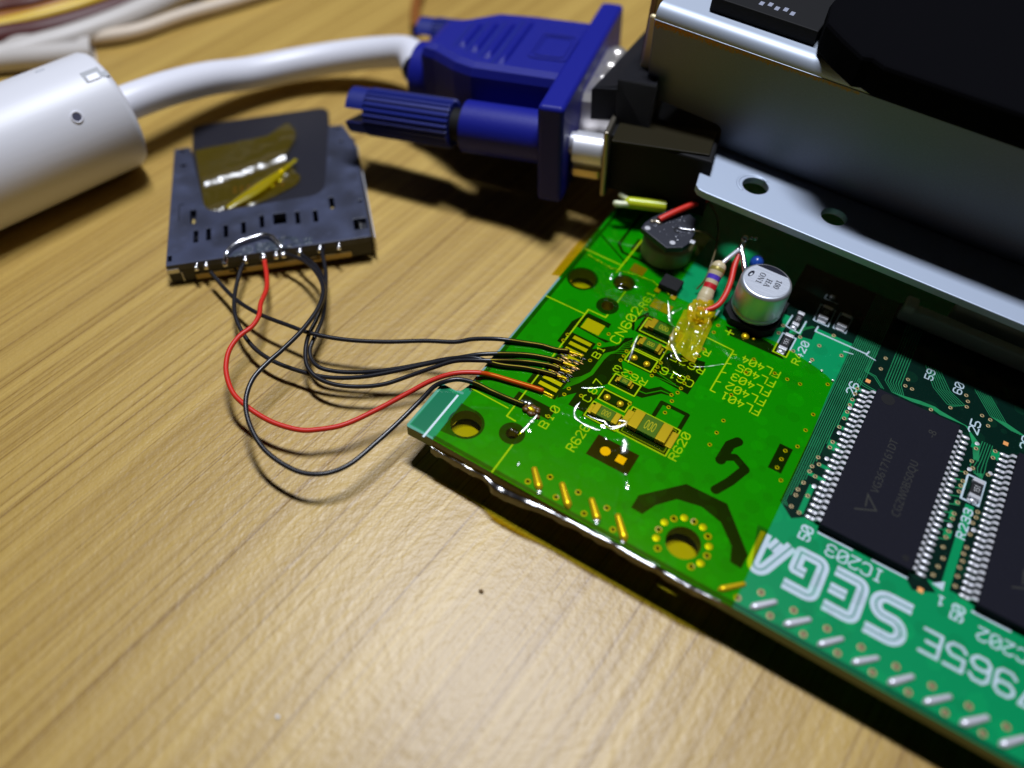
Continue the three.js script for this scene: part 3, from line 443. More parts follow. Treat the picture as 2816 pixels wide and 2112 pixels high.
  const rows2 = []; for (let j = 0; j <= 60; j++) { const r = []; for (let i = 0; i <= 60; i++) {
    const z = -29.3 - j / 60 * 18, xl = z > -40.3 ? -1.0 + 0.9 * step(-29.9, -29.2, z) : 0.1, x = xl + (13.4 - xl) * i / 60;
    const d = Math.hypot(x - 9.6, z + 40.4), h = 0.26 + 0.06 * noise(x, z) + 0.5 * Math.exp(-((segDist(x, z, [[7.8, -36.4], [8.4, -34.6], [8.9, -33.6]]) / 0.4) ** 2)) + 0.35 * Math.exp(-((segDist(x, z, [[5.6, -33], [6.7, -34.6], [7.4, -32.2]]) / 0.35) ** 2)) + 0.12 * Math.exp(-(((d - 3.8) / 0.8) ** 2));
    r.push([x, TOP + h - (x < 0 ? 0.7 * (-x) : 0), z]); } rows2.push(r); }
  const t2 = thing('tape_strip', 'amber tape strip sticking out past the left board edge beside the black inductor', 'tape', [6, 0, -38]);
  obj('tape_film', sheet(rows2), M.kapton, t2);
  obj('tape_overhang', sheet([[[-1.05, TOP - 0.1, -40.4], [0.3, TOP + 0.05, -40.1]], [[-1.25, TOP - 0.25, -35], [0.3, TOP + 0.05, -35]], [[-1.1, TOP - 0.2, -29.2], [0.3, TOP + 0.05, -29.5]]]), M.kaptonDeep, t2);
}

// ------------------------------------------------------------------ wires from the card socket to the board
// the length that lies under the tape takes the tape's amber gloss
M.blackTaped = std(lin(0.013, 0.011, 0.006), 0.3, 0, { specularColor: lin(1, 0.78, 0.06) }); M.redTaped = std(lin(0.52, 0.05, 0.004), 0.34, 0, { specularColor: lin(1, 0.8, 0.1) });
function wire(name, pts, r, mat, label) {
  const c = new THREE.CatmullRomCurve3(pts.map((p) => V(...p)), false, 'centripetal'), all = c.getSpacedPoints(170), cut = all.findIndex((p) => p.x > 0.32), arr = (q) => q.map((p) => [p.x, p.y, p.z]);
  const t = thing(name, label, 'wire', [pts[0][0], 0, pts[0][2]]), bare = arr(all.slice(0, cut + 1)), under = arr(all.slice(cut));
  obj('bare_length', [tube(bare, r, 170, 10), ball(r, ...pts[0])], mat, t); obj('taped_length', [tube(under, r * 1.02, 60, 10), ball(r, ...pts[pts.length - 1])], mat === M.redWire ? M.redTaped : M.blackTaped, t); return t;
}
wire('black_wire', [[-38.8, 2.6, -7.0], [-35.6, 2.4, -6.0], [-32.5, 2.8, -5.1], [-28.2, 3.4, -4.6], [-24.1, 3.8, -4.9], [-20.9, 4.0, -5.3], [-17.0, 4.0, -6.7], [-12.6, 4.2, -9.0], [-8.4, 4.6, -11.6], [-5.0, 5.0, -13.3], [-3.5, 5.4, -14.4], [-0.6, 5.95, -15.8], [2.4, 5.8, -17.25], [4.0, 5.8, -17.9], [5.7, 5.8, -18.3], [7.0, 5.8, -18.9]], 0.27, M.blackWire, 'black wire from the leftmost socket pin, uppermost where the wires cross to the board');
wire('black_wire', [[-36.7, 2.5, -11.0], [-36.2, 2.9, -10.0], [-34.8, 2.8, -7.5], [-32.9, 2.8, -4.9], [-30.9, 2.8, -3.0], [-28.5, 2.6, -1.6], [-25.9, 2.4, -0.7], [-23.1, 2.4, -0.4], [-19.9, 2.4, -0.8], [-15.8, 2.6, -1.9], [-12.4, 3.0, -3.8], [-9.4, 3.6, -6.2], [-6.4, 4.4, -8.8], [-3.3, 5.4, -11.1], [-1.0, 6.0, -12.7], [3.3, 5.82, -15.7], [6.2, 5.82, -16.8], [7.2, 5.82, -17.0]], 0.27, M.blackWire, 'black wire leaving the socket just left of the red wire, in a wide low arc');
wire('black_wire', [[-33.9, 3.0, -14.6], [-33.1, 3.2, -14.5], [-29.9, 4.0, -14.4], [-26.2, 4.8, -13.1], [-23.4, 5.2, -11.1], [-21.9, 5.3, -8.6], [-21.0, 5.4, -4.6], [-20.9, 5.4, -0.7], [-21.0, 5.4, 1.7], [-20.9, 5.3, 4.1], [-20.2, 5.1, 6.0], [-19.1, 4.9, 7.5], [-17.0, 4.6, 9.1], [-14.2, 4.3, 10.3], [-11.4, 4.1, 10.6], [-9.0, 4.0, 10.3], [-7.4, 4.0, 9.5], [-6.2, 4.0, 8.3], [-5.3, 4.1, 6.6], [-4.6, 4.3, 3.2], [-4.0, 4.6, -0.6], [-3.5, 5.1, -4.0], [-3.0, 5.8, -6.0], [-2.1, 6.3, -6.9], [-1.1, 6.4, -7.8], [0.6, 6.1, -8.6], [2.7, 5.85, -8.85], [4.6, 5.85, -9.0], [6.6, 5.85, -9.25]], 0.28, M.blackWire, 'black wire hanging in the lowest and largest loop, passing behind the green board tab');
wire('black_wire', [[-32.0, 3.0, -16.4], [-31.1, 3.2, -15.7], [-28.0, 3.6, -14.8], [-25.0, 3.9, -12.9], [-22.8, 3.9, -9.9], [-21.8, 3.7, -7.5], [-21.0, 3.5, -5.0], [-19.6, 3.3, -2.8], [-18.3, 3.2, -1.6], [-16.5, 3.1, -1.0], [-14.1, 3.1, -1.3], [-11.4, 3.2, -2.6], [-9.1, 3.5, -4.3], [-7.2, 4.0, -6.5], [-5.2, 4.8, -8.6], [-3.3, 5.5, -10.4], [-0.2, 6.1, -12.0], [3.8, 5.82, -14.75], [6.5, 5.82, -15.85], [7.4, 5.82, -15.95]], 0.27, M.blackWire, 'black wire second from the right on the socket, lowest of the three that run together');
wire('black_wire', [[-29.6, 3.0, -18.2], [-29.3, 3.2, -17.7], [-26.4, 3.2, -14.9], [-23.9, 3.2, -11.7], [-21.8, 3.2, -8.7], [-20.8, 3.1, -6.2], [-19.9, 2.9, -3.9], [-18.8, 2.8, -2.9], [-17.3, 2.8, -2.5], [-15.5, 2.8, -3.0], [-12.8, 3.0, -4.4], [-9.6, 3.6, -6.5], [-6.5, 4.4, -8.9], [-4.1, 5.2, -10.6], [-1.5, 6.0, -11.7], [1.5, 5.9, -12.6], [4.3, 5.82, -13.95], [7.0, 5.82, -14.8], [7.6, 5.82, -14.9]], 0.27, M.blackWire, 'black wire from the rightmost socket pin, uppermost of the three that run together');
wire('red_wire', [[-34.6, 2.9, -12.4], [-34.3, 3.0, -12.1], [-32.2, 3.2, -10.2], [-30.4, 3.5, -8.2], [-29.0, 3.9, -5.7], [-27.7, 4.1, -4.0], [-27.1, 4.2, -2.2], [-27.2, 4.3, -0.1], [-26.7, 4.3, 2.1], [-25.4, 4.2, 4.1], [-23.8, 4.1, 5.5], [-22.0, 4.0, 6.5], [-20.1, 3.9, 6.9], [-17.7, 3.7, 7.0], [-15.6, 3.6, 6.8], [-12.8, 3.5, 5.9], [-11.3, 3.5, 4.8], [-9.4, 3.6, 2.9], [-7.4, 4.0, -0.5], [-5.4, 4.8, -4.1], [-3.8, 5.6, -6.6], [-2.0, 6.2, -8.4], [0.3, 6.25, -10.0], [1.5, 5.95, -10.7], [3.8, 5.88, -11.3], [6.1, 5.85, -11.85], [7.4, 5.85, -12.1]], 0.3, M.redWire, 'red wire looping in front from the card socket to the board');
// stripped ends, soldered flat on the pads
for (const [a, b] of [[[7.0, 5.72, -18.9], [8.8, 5.66, -19.35]], [[7.2, 5.74, -17.0], [8.8, 5.66, -17.4]], [[7.4, 5.74, -15.95], [8.8, 5.66, -16.35]], [[7.6, 5.74, -14.9], [8.8, 5.66, -15.3]], [[7.4, 5.74, -12.1], [8.7, 5.66, -12.25]]]) {
  const g = [rod(a, b, 0.12, 0.08)]; for (let i = 0; i < 3; i++) { const t = 0.35 + 0.28 * i; g.push(ball(0.14 + rnd() * 0.07, a[0] + (b[0] - a[0]) * t, TOP + 0.08, a[2] + (b[2] - a[2]) * t, 1.7, 0.75, 0.9, 10)); }
  obj('soldered_end', g, M.solderTaped, board);
}
{
  const dark = [], amber = []; for (let i = 0; i < 70; i++) { const x = 6.6 + rnd() * 2.6, z = -19.6 + rnd() * 5.0; (rnd() < 0.6 ? dark : amber).push(ball(0.07 + rnd() * 0.14, x, TOP + 0.06, z, 2.0 + rnd(), 0.6, 0.7, 8)); }
  obj('flux_crust', dark, std(lin(0.012, 0.008, 0.003), 0.3), board).userData.kind = 'stuff'; obj('flux_crust', amber, std(lin(0.5, 0.28, 0.05), 0.25, 0.3), board).userData.kind = 'stuff';
}

// ------------------------------------------------------------------ memory card socket
function localThing(name, label, category, origin, yaw, pitch, roll) {     // x along, y up, z towards the viewer
  const o = thing(name, label, category, origin); const cy = Math.cos(yaw), sy = Math.sin(yaw);
  let a = V(cy, 0, -sy), b = V(-sy, 0, -cy), u = V(0, 1, 0);
  const a2 = a.clone().multiplyScalar(Math.cos(pitch)).addScaledVector(u, Math.sin(pitch)), u2 = u.clone().multiplyScalar(Math.cos(pitch)).addScaledVector(a, -Math.sin(pitch)); a = a2; u = u2;
  const u3 = u.clone().multiplyScalar(Math.cos(roll)).addScaledVector(b, Math.sin(roll)), b3 = b.clone().multiplyScalar(Math.cos(roll)).addScaledVector(u, -Math.sin(roll));
  o.quaternion.setFromRotationMatrix(new THREE.Matrix4().makeBasis(a, u3, b3.negate())); o.local = true; return o;
}
{
  const o = localThing('card_socket', 'dark grey memory card socket with soldered wires lying on the table', 'card socket', [-43.796, 0.126, -4.232], 0.778, 0.036, 0.06);
  // x = to the right, -z = backwards; plan outline with the U-shaped mouth for the card
  const slots = [[3.78, 5.15, 0.6, 2.5], [5.42, 5.25, 0.6, 2.5], [7.67, 5.4, 0.6, 2.55], [10.0, 5.6, 0.6, 2.5], [12.45, 6.4, 0.6, 2.6], [14.85, 6.5, 1.75, 2.3], [17.23, 6.15, 0.6, 2.6], [19.63, 5.95, 0.6, 2.5], [22.05, 8.35, 0.65, 2.6], [3.35, 9.5, 0.85, 3.0], [25.4, 2.95, 1.75, 2.3], [25.93, 7.9, 0.5, 0.5], [0.55, 1.3, 0.5, 1.1], [1.5, 25.8, 0.7, 0.6], [1.8, 22.0, 0.8, 0.6], [24.6, 26.8, 0.7, 0.6], [24.75, 23.1, 0.6, 0.5]];
  const sh = new THREE.Shape(); [[0.1, -0.1], [26.4, 0], [26.9, 21.5], [25.7, 26.6], [25.3, 27.5], [23.3, 27.6]].forEach((p, i) => sh[i ? 'lineTo' : 'moveTo'](...p));
  sh.lineTo(21.6, 13.4); sh.quadraticCurveTo(21.3, 10.9, 19.2, 10.6); sh.lineTo(6.7, 9.95); sh.quadraticCurveTo(5.0, 10.3, 4.6, 12.8); sh.lineTo(2.65, 26.6); sh.lineTo(0.4, 26.4); sh.lineTo(0.1, -0.1);
  for (const [x, z, w, d] of slots) { const h = new THREE.Path(); h.moveTo(x - w / 2, z - d / 2); h.lineTo(x - w / 2, z + d / 2); h.lineTo(x + w / 2, z + d / 2); h.lineTo(x + w / 2, z - d / 2); h.closePath(); sh.holes.push(h); }
  const top = new THREE.ExtrudeGeometry(sh, { depth: 0.8, bevelEnabled: true, bevelSize: 0.08, bevelOffset: -0.08, bevelThickness: 0.08, bevelSegments: 2, curveSegments: 10 }); top.rotateX(-Math.PI / 2); top.translate(0, 2.2, 0);
  const uvp = top.attributes.uv; for (let i = 0; i < uvp.count; i++) uvp.setXY(i, uvp.getX(i) / 27, uvp.getY(i) / 27);
  const smear = canvasTexture(512, 512, (c) => { c.fillStyle = 'rgb(58,64,88)'; c.fillRect(0, 0, 512, 512); for (let i = 0; i < 260; i++) { const x = rnd() * 512, y = rnd() * 512, r = 12 + rnd() * 60, g = c.createRadialGradient(x, y, 0, x, y, r); g.addColorStop(0, rnd() < 0.5 ? 'rgba(96,104,134,0.22)' : 'rgba(28,30,44,0.22)'); g.addColorStop(1, 'rgba(0,0,0,0)'); c.fillStyle = g; c.fillRect(x - r, y - r, 2 * r, 2 * r); } for (let i = 0; i < 3000; i++) { c.fillStyle = rnd() < 0.5 ? 'rgba(120,126,150,0.12)' : 'rgba(0,0,0,0.12)'; c.fillRect(rnd() * 512, rnd() * 512, 1.5, 1.5); } });
  obj('housing', top, std(0xffffff, 0.46, 0, { map: smear, bumpMap: grainTex, bumpScale: 0.00001 }), o);
  obj('side_wall', [box(26.3, 2.1, 0.7, 13.2, 1.15, -0.35), box(1.2, 2.1, 26, 0.75, 1.15, -13.2), box(1.2, 2.1, 24, 26.2, 1.15, -13), box(24, 0.5, 9.3, 13.2, 0.35, -5.2)], M.blackPlastic, o);
  obj('floor_plate', [box(24.6, 0.25, 26, 13.2, 0.16, -13.4)], std(lin(0.05, 0.05, 0.055), 0.5, 0.3), o);
  obj('metal_edge', [box(0.16, 2.2, 22, 27.02, 1.5, -11.2, 0.03), box(1.4, 0.7, 0.14, 0.8, 2.1, 0.12, 0.03), box(0.14, 1.9, 1.2, 0.02, 1.2, -0.6, 0.03), box(0.12, 1.6, 0.12, 1.7, 1.0, 0.14, 0.03)], M.tin, o);
  // contact blades seen down the slots
  for (const [x, z] of [[3.85, 4.6], [12.5, 5.6], [14.5, 5.9], [17.3, 5.4]]) obj('contact', [box(0.3, 0.12, 1.8, x, 1.2, -z, 0.03)], std(lin(0.45, 0.33, 0.12), 0.4, 0.6), o);
  obj('contact', [box(0.42, 0.5, 1.1, 3.35, 2.55, -8.8, 0.18)], M.brass, o); obj('contact', [box(0.42, 0.5, 0.8, 22.0, 2.5, -7.5, 0.18)], M.brass, o);
  { const p = []; for (let i = 0; i <= 90; i++) p.push([25.4 + 0.28 * Math.cos(i * 0.7), 2.2 + 0.28 * Math.sin(i * 0.7), -1.95 - i * 0.022]); obj('spring', [tube(p, 0.06, 240, 6)], std(lin(0.2, 0.2, 0.2), 0.35, 0.9), o); }
  // pale strip and pins on the front
  obj('front_strip', [box(4.9, 0.85, 0.16, 5.7, 0.62, 0.09, 0.03), box(9.4, 0.85, 0.16, 13.2, 0.62, 0.09, 0.03), box(5.4, 0.85, 0.16, 20.9, 0.62, 0.09, 0.03)], M.paper, o);
  obj('front_slot', [box(2.2, 0.4, 0.18, 8.6, 0.75, 0.11, 0.08), box(2.2, 0.4, 0.18, 18.4, 0.75, 0.11, 0.08)], M.black, o);
  for (const [x, s] of [[3.78, 0.8], [5.0, 1], [7.4, 1.25], [9.96, 1.15], [12.3, 1.35], [13.9, 1.1], [14.9, 1.2], [17.0, 1.15], [19.6, 1.1], [22.1, 0.8]])
    obj('solder_pin', [box(0.5, 0.3, 1.1, x, 2.35, 0.35, 0.06), ball(0.42 * s, x, 2.5, 0.45, 0.85, 0.8, 1.15, 12), ball(0.22 * s, x + 0.1, 2.75, 0.1, 1, 0.8, 1.5, 10)], M.solderShiny, o);
  obj('jumper_wire', [tube([[7.5, 2.6, 0.6], [7.65, 3.1, 0.3], [7.9, 3.45, -0.3], [8.5, 3.5, -1.3], [9.5, 3.5, -2.1], [11.2, 3.5, -2.6], [12.7, 3.5, -2.9], [13.6, 3.5, -2.4], [14.3, 3.45, -1.2], [14.8, 3.2, -0.1], [14.95, 2.8, 0.3]], 0.3, 90, 12)], M.solderShiny, o);
  const fl = []; for (let i = 0; i < 46; i++) { const x = 8.6 + rnd() * 10, z = 0.1 + rnd() * (x > 14 && x < 17 ? 2.0 : 1.5) * Math.sin(Math.min(1, (x - 8) / 3) * 1.5); fl.push(ball(0.16 + rnd() * 0.34, x, 3.05, -z, 1.5, 0.22, 1, 8)); }
  for (let i = 0; i < 5; i++) { const g = new THREE.TorusGeometry(0.35 + i * 0.22, 0.06, 6, 24); g.rotateX(Math.PI / 2); g.translate(i < 2 ? 12.9 : 15.4, 3.1, -1.2); fl.push(g); }
  obj('flux_residue', fl, std(lin(0.055, 0.068, 0.09), 0.22), o);
  obj('moulded_mark', [box(0.12, 0.05, 3.6, 1.5, 3.09, -10.7, 0.02), box(0.7, 0.05, 0.12, 1.8, 3.09, -12.5, 0.02)], M.black, o);

  // the card pushed into the socket and the crumpled tape on it share the socket's tilt
  const q = o.quaternion, at = (x, y, z) => { const p = V(x, y, z).applyQuaternion(q); return [-43.796 + p.x, 0.126 + p.y, -4.232 + p.z]; };
  const follow = (t, x, y, z) => { const p = at(x, y, z); t.position.set(p[0] * MM, p[1] * MM, p[2] * MM); t.quaternion.copy(q); t.local = true; t.base = [0, 0, 0]; return t; };
  const card = follow(thing('memory_card', 'black memory card pushed into the mouth of the grey socket', 'memory card'), 12.5, 1.0, -22);
  const cs = prism([[-9.8, 12.2], [9.9, 12.2], [11.1, -11.8], [10.6, -12.7], [9.8, -13.0], [-9.3, -12.2], [-9.9, -11.6], [-9.9, -10]], 0, 1.0, 0.2); obj('card_body', cs, std(lin(0.010, 0.010, 0.018), 0.42), card);
  const gp = []; for (let i = 0; i < 8; i++) for (let j = 0; j < 2; j++) gp.push(box(0.42, 0.02, 0.5, -5.5 + i * 0.95 + 1.8, 1.01, 6.6 - j * 0.85 + i * -0.03, 0.008)); obj('gold_contacts', gp, std(lin(0.42, 0.16, 0.04), 0.45, 0.5), card).userData.kind = 'stuff';
  const rows = []; for (let j = 0; j <= 50; j++) { const r = []; for (let i = 0; i <= 50; i++) {
    const u = i / 50, v = j / 50, zf = 10.3 + 0.4 * u - 0.6, zb = 27 + 1.2 * u + 2.6 * step(0.75, 1, u); let x = 3.1 + (1 - v) * 1.8 + u * (13.6 - (1 - v) * 9.0 * step(0.35, 0, v) + 1.2 * Math.sin(v * 9)); const z = zf + (zb - zf) * v;
    const d1 = segDist(x, z, [[4.6, 18.2], [11, 20.2], [17.3, 22.4]]), d2 = segDist(x, z, [[8, 10.1], [11.9, 15.1], [17.7, 19.8]]), d3 = segDist(x, z, [[5.3, 11], [7.5, 12]]);
    r.push([x - 12.5, 1.15 + 0.55 * Math.exp(-((d1 / 0.9) ** 2)) + 0.95 * Math.exp(-((d2 / 0.8) ** 2)) + 0.5 * Math.exp(-((d3 / 0.7) ** 2)) + 0.45 * u * v * v + 0.3 * (noise(x * 0.8, z * 0.8) - 0.5) * u + 0.04 * (noise(x * 2.6, z * 2.6) - 0.5) + (0.75 - v) * 0.55 * Math.abs(noise(x * 0.9 + 4, z * 1.1) - 0.5), -(z - 22)]);
  } rows.push(r); }
  const tp = follow(thing('card_tape', 'crumpled yellow tape stuck on the black memory card', 'tape'), 12.5, 1.0, -22); obj('tape_film', sheet(rows), M.kaptonCard, tp);
  const fold = []; for (let k = 0; k <= 8; k++) { const r = []; for (let i = 0; i <= 40; i++) { const t = i / 40, x = 7.9 + 9.9 * t + 0.5 * Math.sin(t * 3), z = 10.4 + 9.5 * t, a = -1 + 2 * k / 8, e = 0.35 + 0.65 * Math.sin(Math.PI * Math.min(1, t * 1.15 + 0.06)); r.push([x - 12.5 + a * 0.62 * e, 2.05 + 0.4 * e * (1 - a * a) + 0.06 * noise(t * 9, k), -(z - 22) + a * 0.72 * e + 0.1 * noise(t * 7, 3)]); } fold.push(r); }
  obj('tape_fold', sheet(fold), M.kaptonWad, tp);
}

// ------------------------------------------------------------------ video cable: plug, cable, ferrite sleeve
const PO = [-10.934, 11.691, -57.749], PA = [0.2369, 0.1014, 0.0895];
{
  const o = localThing('video_cable', 'white video cable with blue screw-in plug and a fat white ferrite sleeve', 'cable', PO, ...PA);
  // local frame: x towards the socket, y up, -z away from the viewer
  obj('plug_flange', [new RoundedBoxGeometry(3.5, 13.9, 34.2, 3, 0.7).translate(-1.78, 0, 0)], M.blue, o);
  const plan = [[-2, 9.0], [-15.5, 8.7], [-18.5, 7.6], [-22.5, 5.0], [-24.6, 4.4], [-24.6, -5.2], [-21.5, -7.0], [-17.5, -10.2], [-12, -10.6], [-2, -10.4]];
  const hood = prism(plan, -6.8, 6.8, 1.5); obj('plug_hood', [hood], M.blue, o);
  obj('cable_collar', [new THREE.CylinderGeometry(4.6, 5.0, 3.6, 40).rotateZ(Math.PI / 2).translate(-25.4, 0, -0.4), ball(4.6, -27.1, 0, -0.4, 0.25, 1, 1, 32)], M.blue, o);
  // finger grip: four slanted grooves with raised lips, and the embossed square
  for (const [x, z0, z1] of [[-19.6, -4.4, 3.7], [-17.4, -5.3, 4.7], [-15.0, -6.0, 6.0], [-12.6, -7.3, 7.2]]) {
    const n = 18, ridge = []; for (let i = 0; i <= n; i++) { const r = []; for (let k = 0; k <= 12; k++) { const t = k / 12, z = z0 + (z1 - z0) * i / n, e = Math.sin(Math.PI * Math.min(1, Math.min(i, n - i) / 2.2) / 2); r.push([x - 0.2 + t * 1.75, 6.8 - 0.02 + e * (t < 0.18 ? -0.0 : 0.62 * Math.max(0, Math.sin(Math.PI * (t - 0.18) / 0.82)) ** 0.7), z]); } ridge.push(r); }
    obj('grip_rib', [sheet(ridge)], M.blue, o); obj('grip_groove', [box(0.3, 0.06, z1 - z0, x - 0.32, 6.8, (z0 + z1) / 2, 0.02)], M.blueDark, o);
  }
  const ringS = (r0, r1, y) => { const s = new THREE.Shape(), rr = (q, w, h, c) => { q.moveTo(-w + c, -h); q.lineTo(w - c * 0.3, -h); q.lineTo(w, -h + c * 0.3); q.lineTo(w, h - c); q.quadraticCurveTo(w, h, w - c, h); q.lineTo(-w + c * 0.3, h); q.lineTo(-w, h - c * 0.3); q.lineTo(-w, -h + c); q.quadraticCurveTo(-w, -h, -w + c, -h); }; rr(s, r0 * 0.68, r0, 1.4); const hl = new THREE.Path(); rr(hl, r1 * 0.66, r1, 1.3); s.holes.push(hl); const g = new THREE.ExtrudeGeometry(s, { depth: 0.12, bevelEnabled: true, bevelSize: 0.06, bevelThickness: 0.06, bevelSegments: 2 }); g.rotateX(-Math.PI / 2); g.translate(-6.2, y, 0.1); return g; };
  obj('embossed_square', [ringS(4.1, 3.75, 6.78), ringS(3.2, 3.0, 6.78)], M.blue, o);
  for (const s of [1, -1]) {
    const z = 12.55 * s, t = new THREE.Group(); t.name = 'thumbscrew'; t.position.set(0, 0, z * MM); t.local = true; t.base = [0, 0, 0]; o.add(t);
    obj('screw_barrel', [new THREE.CylinderGeometry(3.5, 3.5, 11.6, 40).rotateZ(Math.PI / 2).translate(-9.2, 0, 0)], M.blue, t);
    obj('screw_shaft', [new THREE.CylinderGeometry(1.3, 1.3, 26, 20).rotateZ(Math.PI / 2).translate(-8, 0, 0)], M.tin, t);
    const kn = new THREE.Shape(); const N = 26; for (let i = 0; i < N * 4; i++) { const a = i / (N * 4) * Math.PI * 2, r = [3.05, 3.3, 3.3, 3.05][i % 4]; kn[i ? 'lineTo' : 'moveTo'](r * Math.cos(a), r * Math.sin(a)); } kn.closePath();
    const slot = []; // the knob with the screwdriver slot left open at its end
    const kg = new THREE.ExtrudeGeometry(kn, { depth: 12.2, bevelEnabled: true, bevelSize: 0.2, bevelOffset: -0.2, bevelThickness: 0.2, bevelSegments: 2 }); kg.rotateY(-Math.PI / 2); kg.translate(-17.0, 0, 0); slot.push(kg);
    for (const q of [1, -1]) { const h = new THREE.Shape(); const th = 0.3; h.moveTo(3.15 * Math.cos(th), 3.15 * Math.sin(th)); for (let i = 0; i <= 18; i++) { const a = th + (Math.PI - 2 * th) * i / 18; h.lineTo(3.15 * Math.cos(a), 3.15 * Math.sin(a)); } const g = new THREE.ExtrudeGeometry(h, { depth: 2.6, bevelEnabled: false }); g.rotateY(-Math.PI / 2); if (q < 0) g.rotateX(Math.PI); g.rotateX(-0.25); g.translate(-29.4, 0, 0); slot.push(g); }
    obj('screw_knob', slot, M.blueDark, t); obj('screw_neck', [new THREE.CylinderGeometry(2.2, 2.2, 2.4, 28).rotateZ(Math.PI / 2).translate(-15.9, 0, 0)], M.black, t);
    const tip = []; for (let i = 0; i < 7; i++) tip.push(new THREE.CylinderGeometry(1.35, 1.35, 0.22, 20).rotateZ(Math.PI / 2).translate(0.5 + i * 0.45, 0, 0)); obj('screw_thread', tip, M.tin, t);
  }
  // cable and sleeve in world coordinates, brought into the plug's frame
  const inv = o.quaternion.clone().invert(), toLocal = (p) => { const v = V(p[0] - PO[0], p[1] - PO[1], p[2] - PO[2]).applyQuaternion(inv); return [v.x, v.y, v.z]; };
  obj('cable_sheath', [tube([[-69.0, 8.17, -15.5], [-67.9, 8.17, -20.4], [-67.1, 8.0, -24.2], [-66.3, 7.4, -29], [-65.2, 6.2, -35], [-63.2, 4.6, -41.5], [-59.3, 4.3, -48.3], [-54.2, 4.9, -53.4], [-48.5, 6.2, -56.4], [-43, 7.9, -56.6], [-38.4, 8.8, -52.6]].map(toLocal), 2.45, 120, 28)], M.white, o);
  const yaw = 1.3446, sc = (pts) => { const g = lathe(pts, 64); g.rotateZ(-Math.PI / 2); return g; };
  const R0 = 8.17, ferr = sc([[0.01, -40], [R0 - 1, -40], [R0, -39], [R0, -1.1], [R0 - 0.35, -0.35], [R0 - 1.1, 0], [3.4, 0], [3.2, -0.3], [0.01, -0.3]]);
  const place = (g) => { g.rotateY(yaw); g.translate(-67.89, 8.17, -20.14); const m = new THREE.Matrix4().makeRotationFromQuaternion(inv).multiply(new THREE.Matrix4().makeTranslation(-PO[0], -PO[1], -PO[2])); g.applyMatrix4(m); return g; };
  obj('ferrite_sleeve', [place(ferr)], std(lin(0.72, 0.72, 0.76), 0.42, 0, { bumpMap: grainTex, bumpScale: 0.000006 }), o);
  // small moulding hole and the latch notch on the sleeve
  const onSleeve = (g, x, deg) => { g.rotateX(deg * Math.PI / 180); g.translate(x, 0, 0); return place(g); };
  obj('moulding_hole', [onSleeve(new THREE.CylinderGeometry(0.62, 0.62, 0.1, 24).translate(0, R0 + 0.0, 0), -7.2, 51)], std(lin(0.05, 0.05, 0.09), 0.6), o);
  obj('moulding_rim', [onSleeve(new THREE.TorusGeometry(0.68, 0.14, 10, 32).rotateX(Math.PI / 2).translate(0, R0, 0), -7.2, 51)], M.white, o);
  obj('latch_notch', [onSleeve(box(2.5, 0.12, 1.7, 0, R0 - 0.04, 0, 0.04), -2.3, 21), onSleeve(box(0.9, 0.12, 0.9, 0, R0 - 0.04, 0, 0.04), -0.8, 25)], std(lin(0.34, 0.35, 0.37), 0.5), o);
  obj('latch_tongue', [onSleeve(box(1.7, 0.5, 1.0, 0, R0 - 0.1, 0, 0.12), -2.4, 24)], M.white, o); obj('moulded_tick', [onSleeve(box(1.2, 0.08, 0.7, 0, R0 + 0.0, 0, 0.04), -7, -11)], std(lin(0.55, 0.56, 0.6), 0.5), o);
}

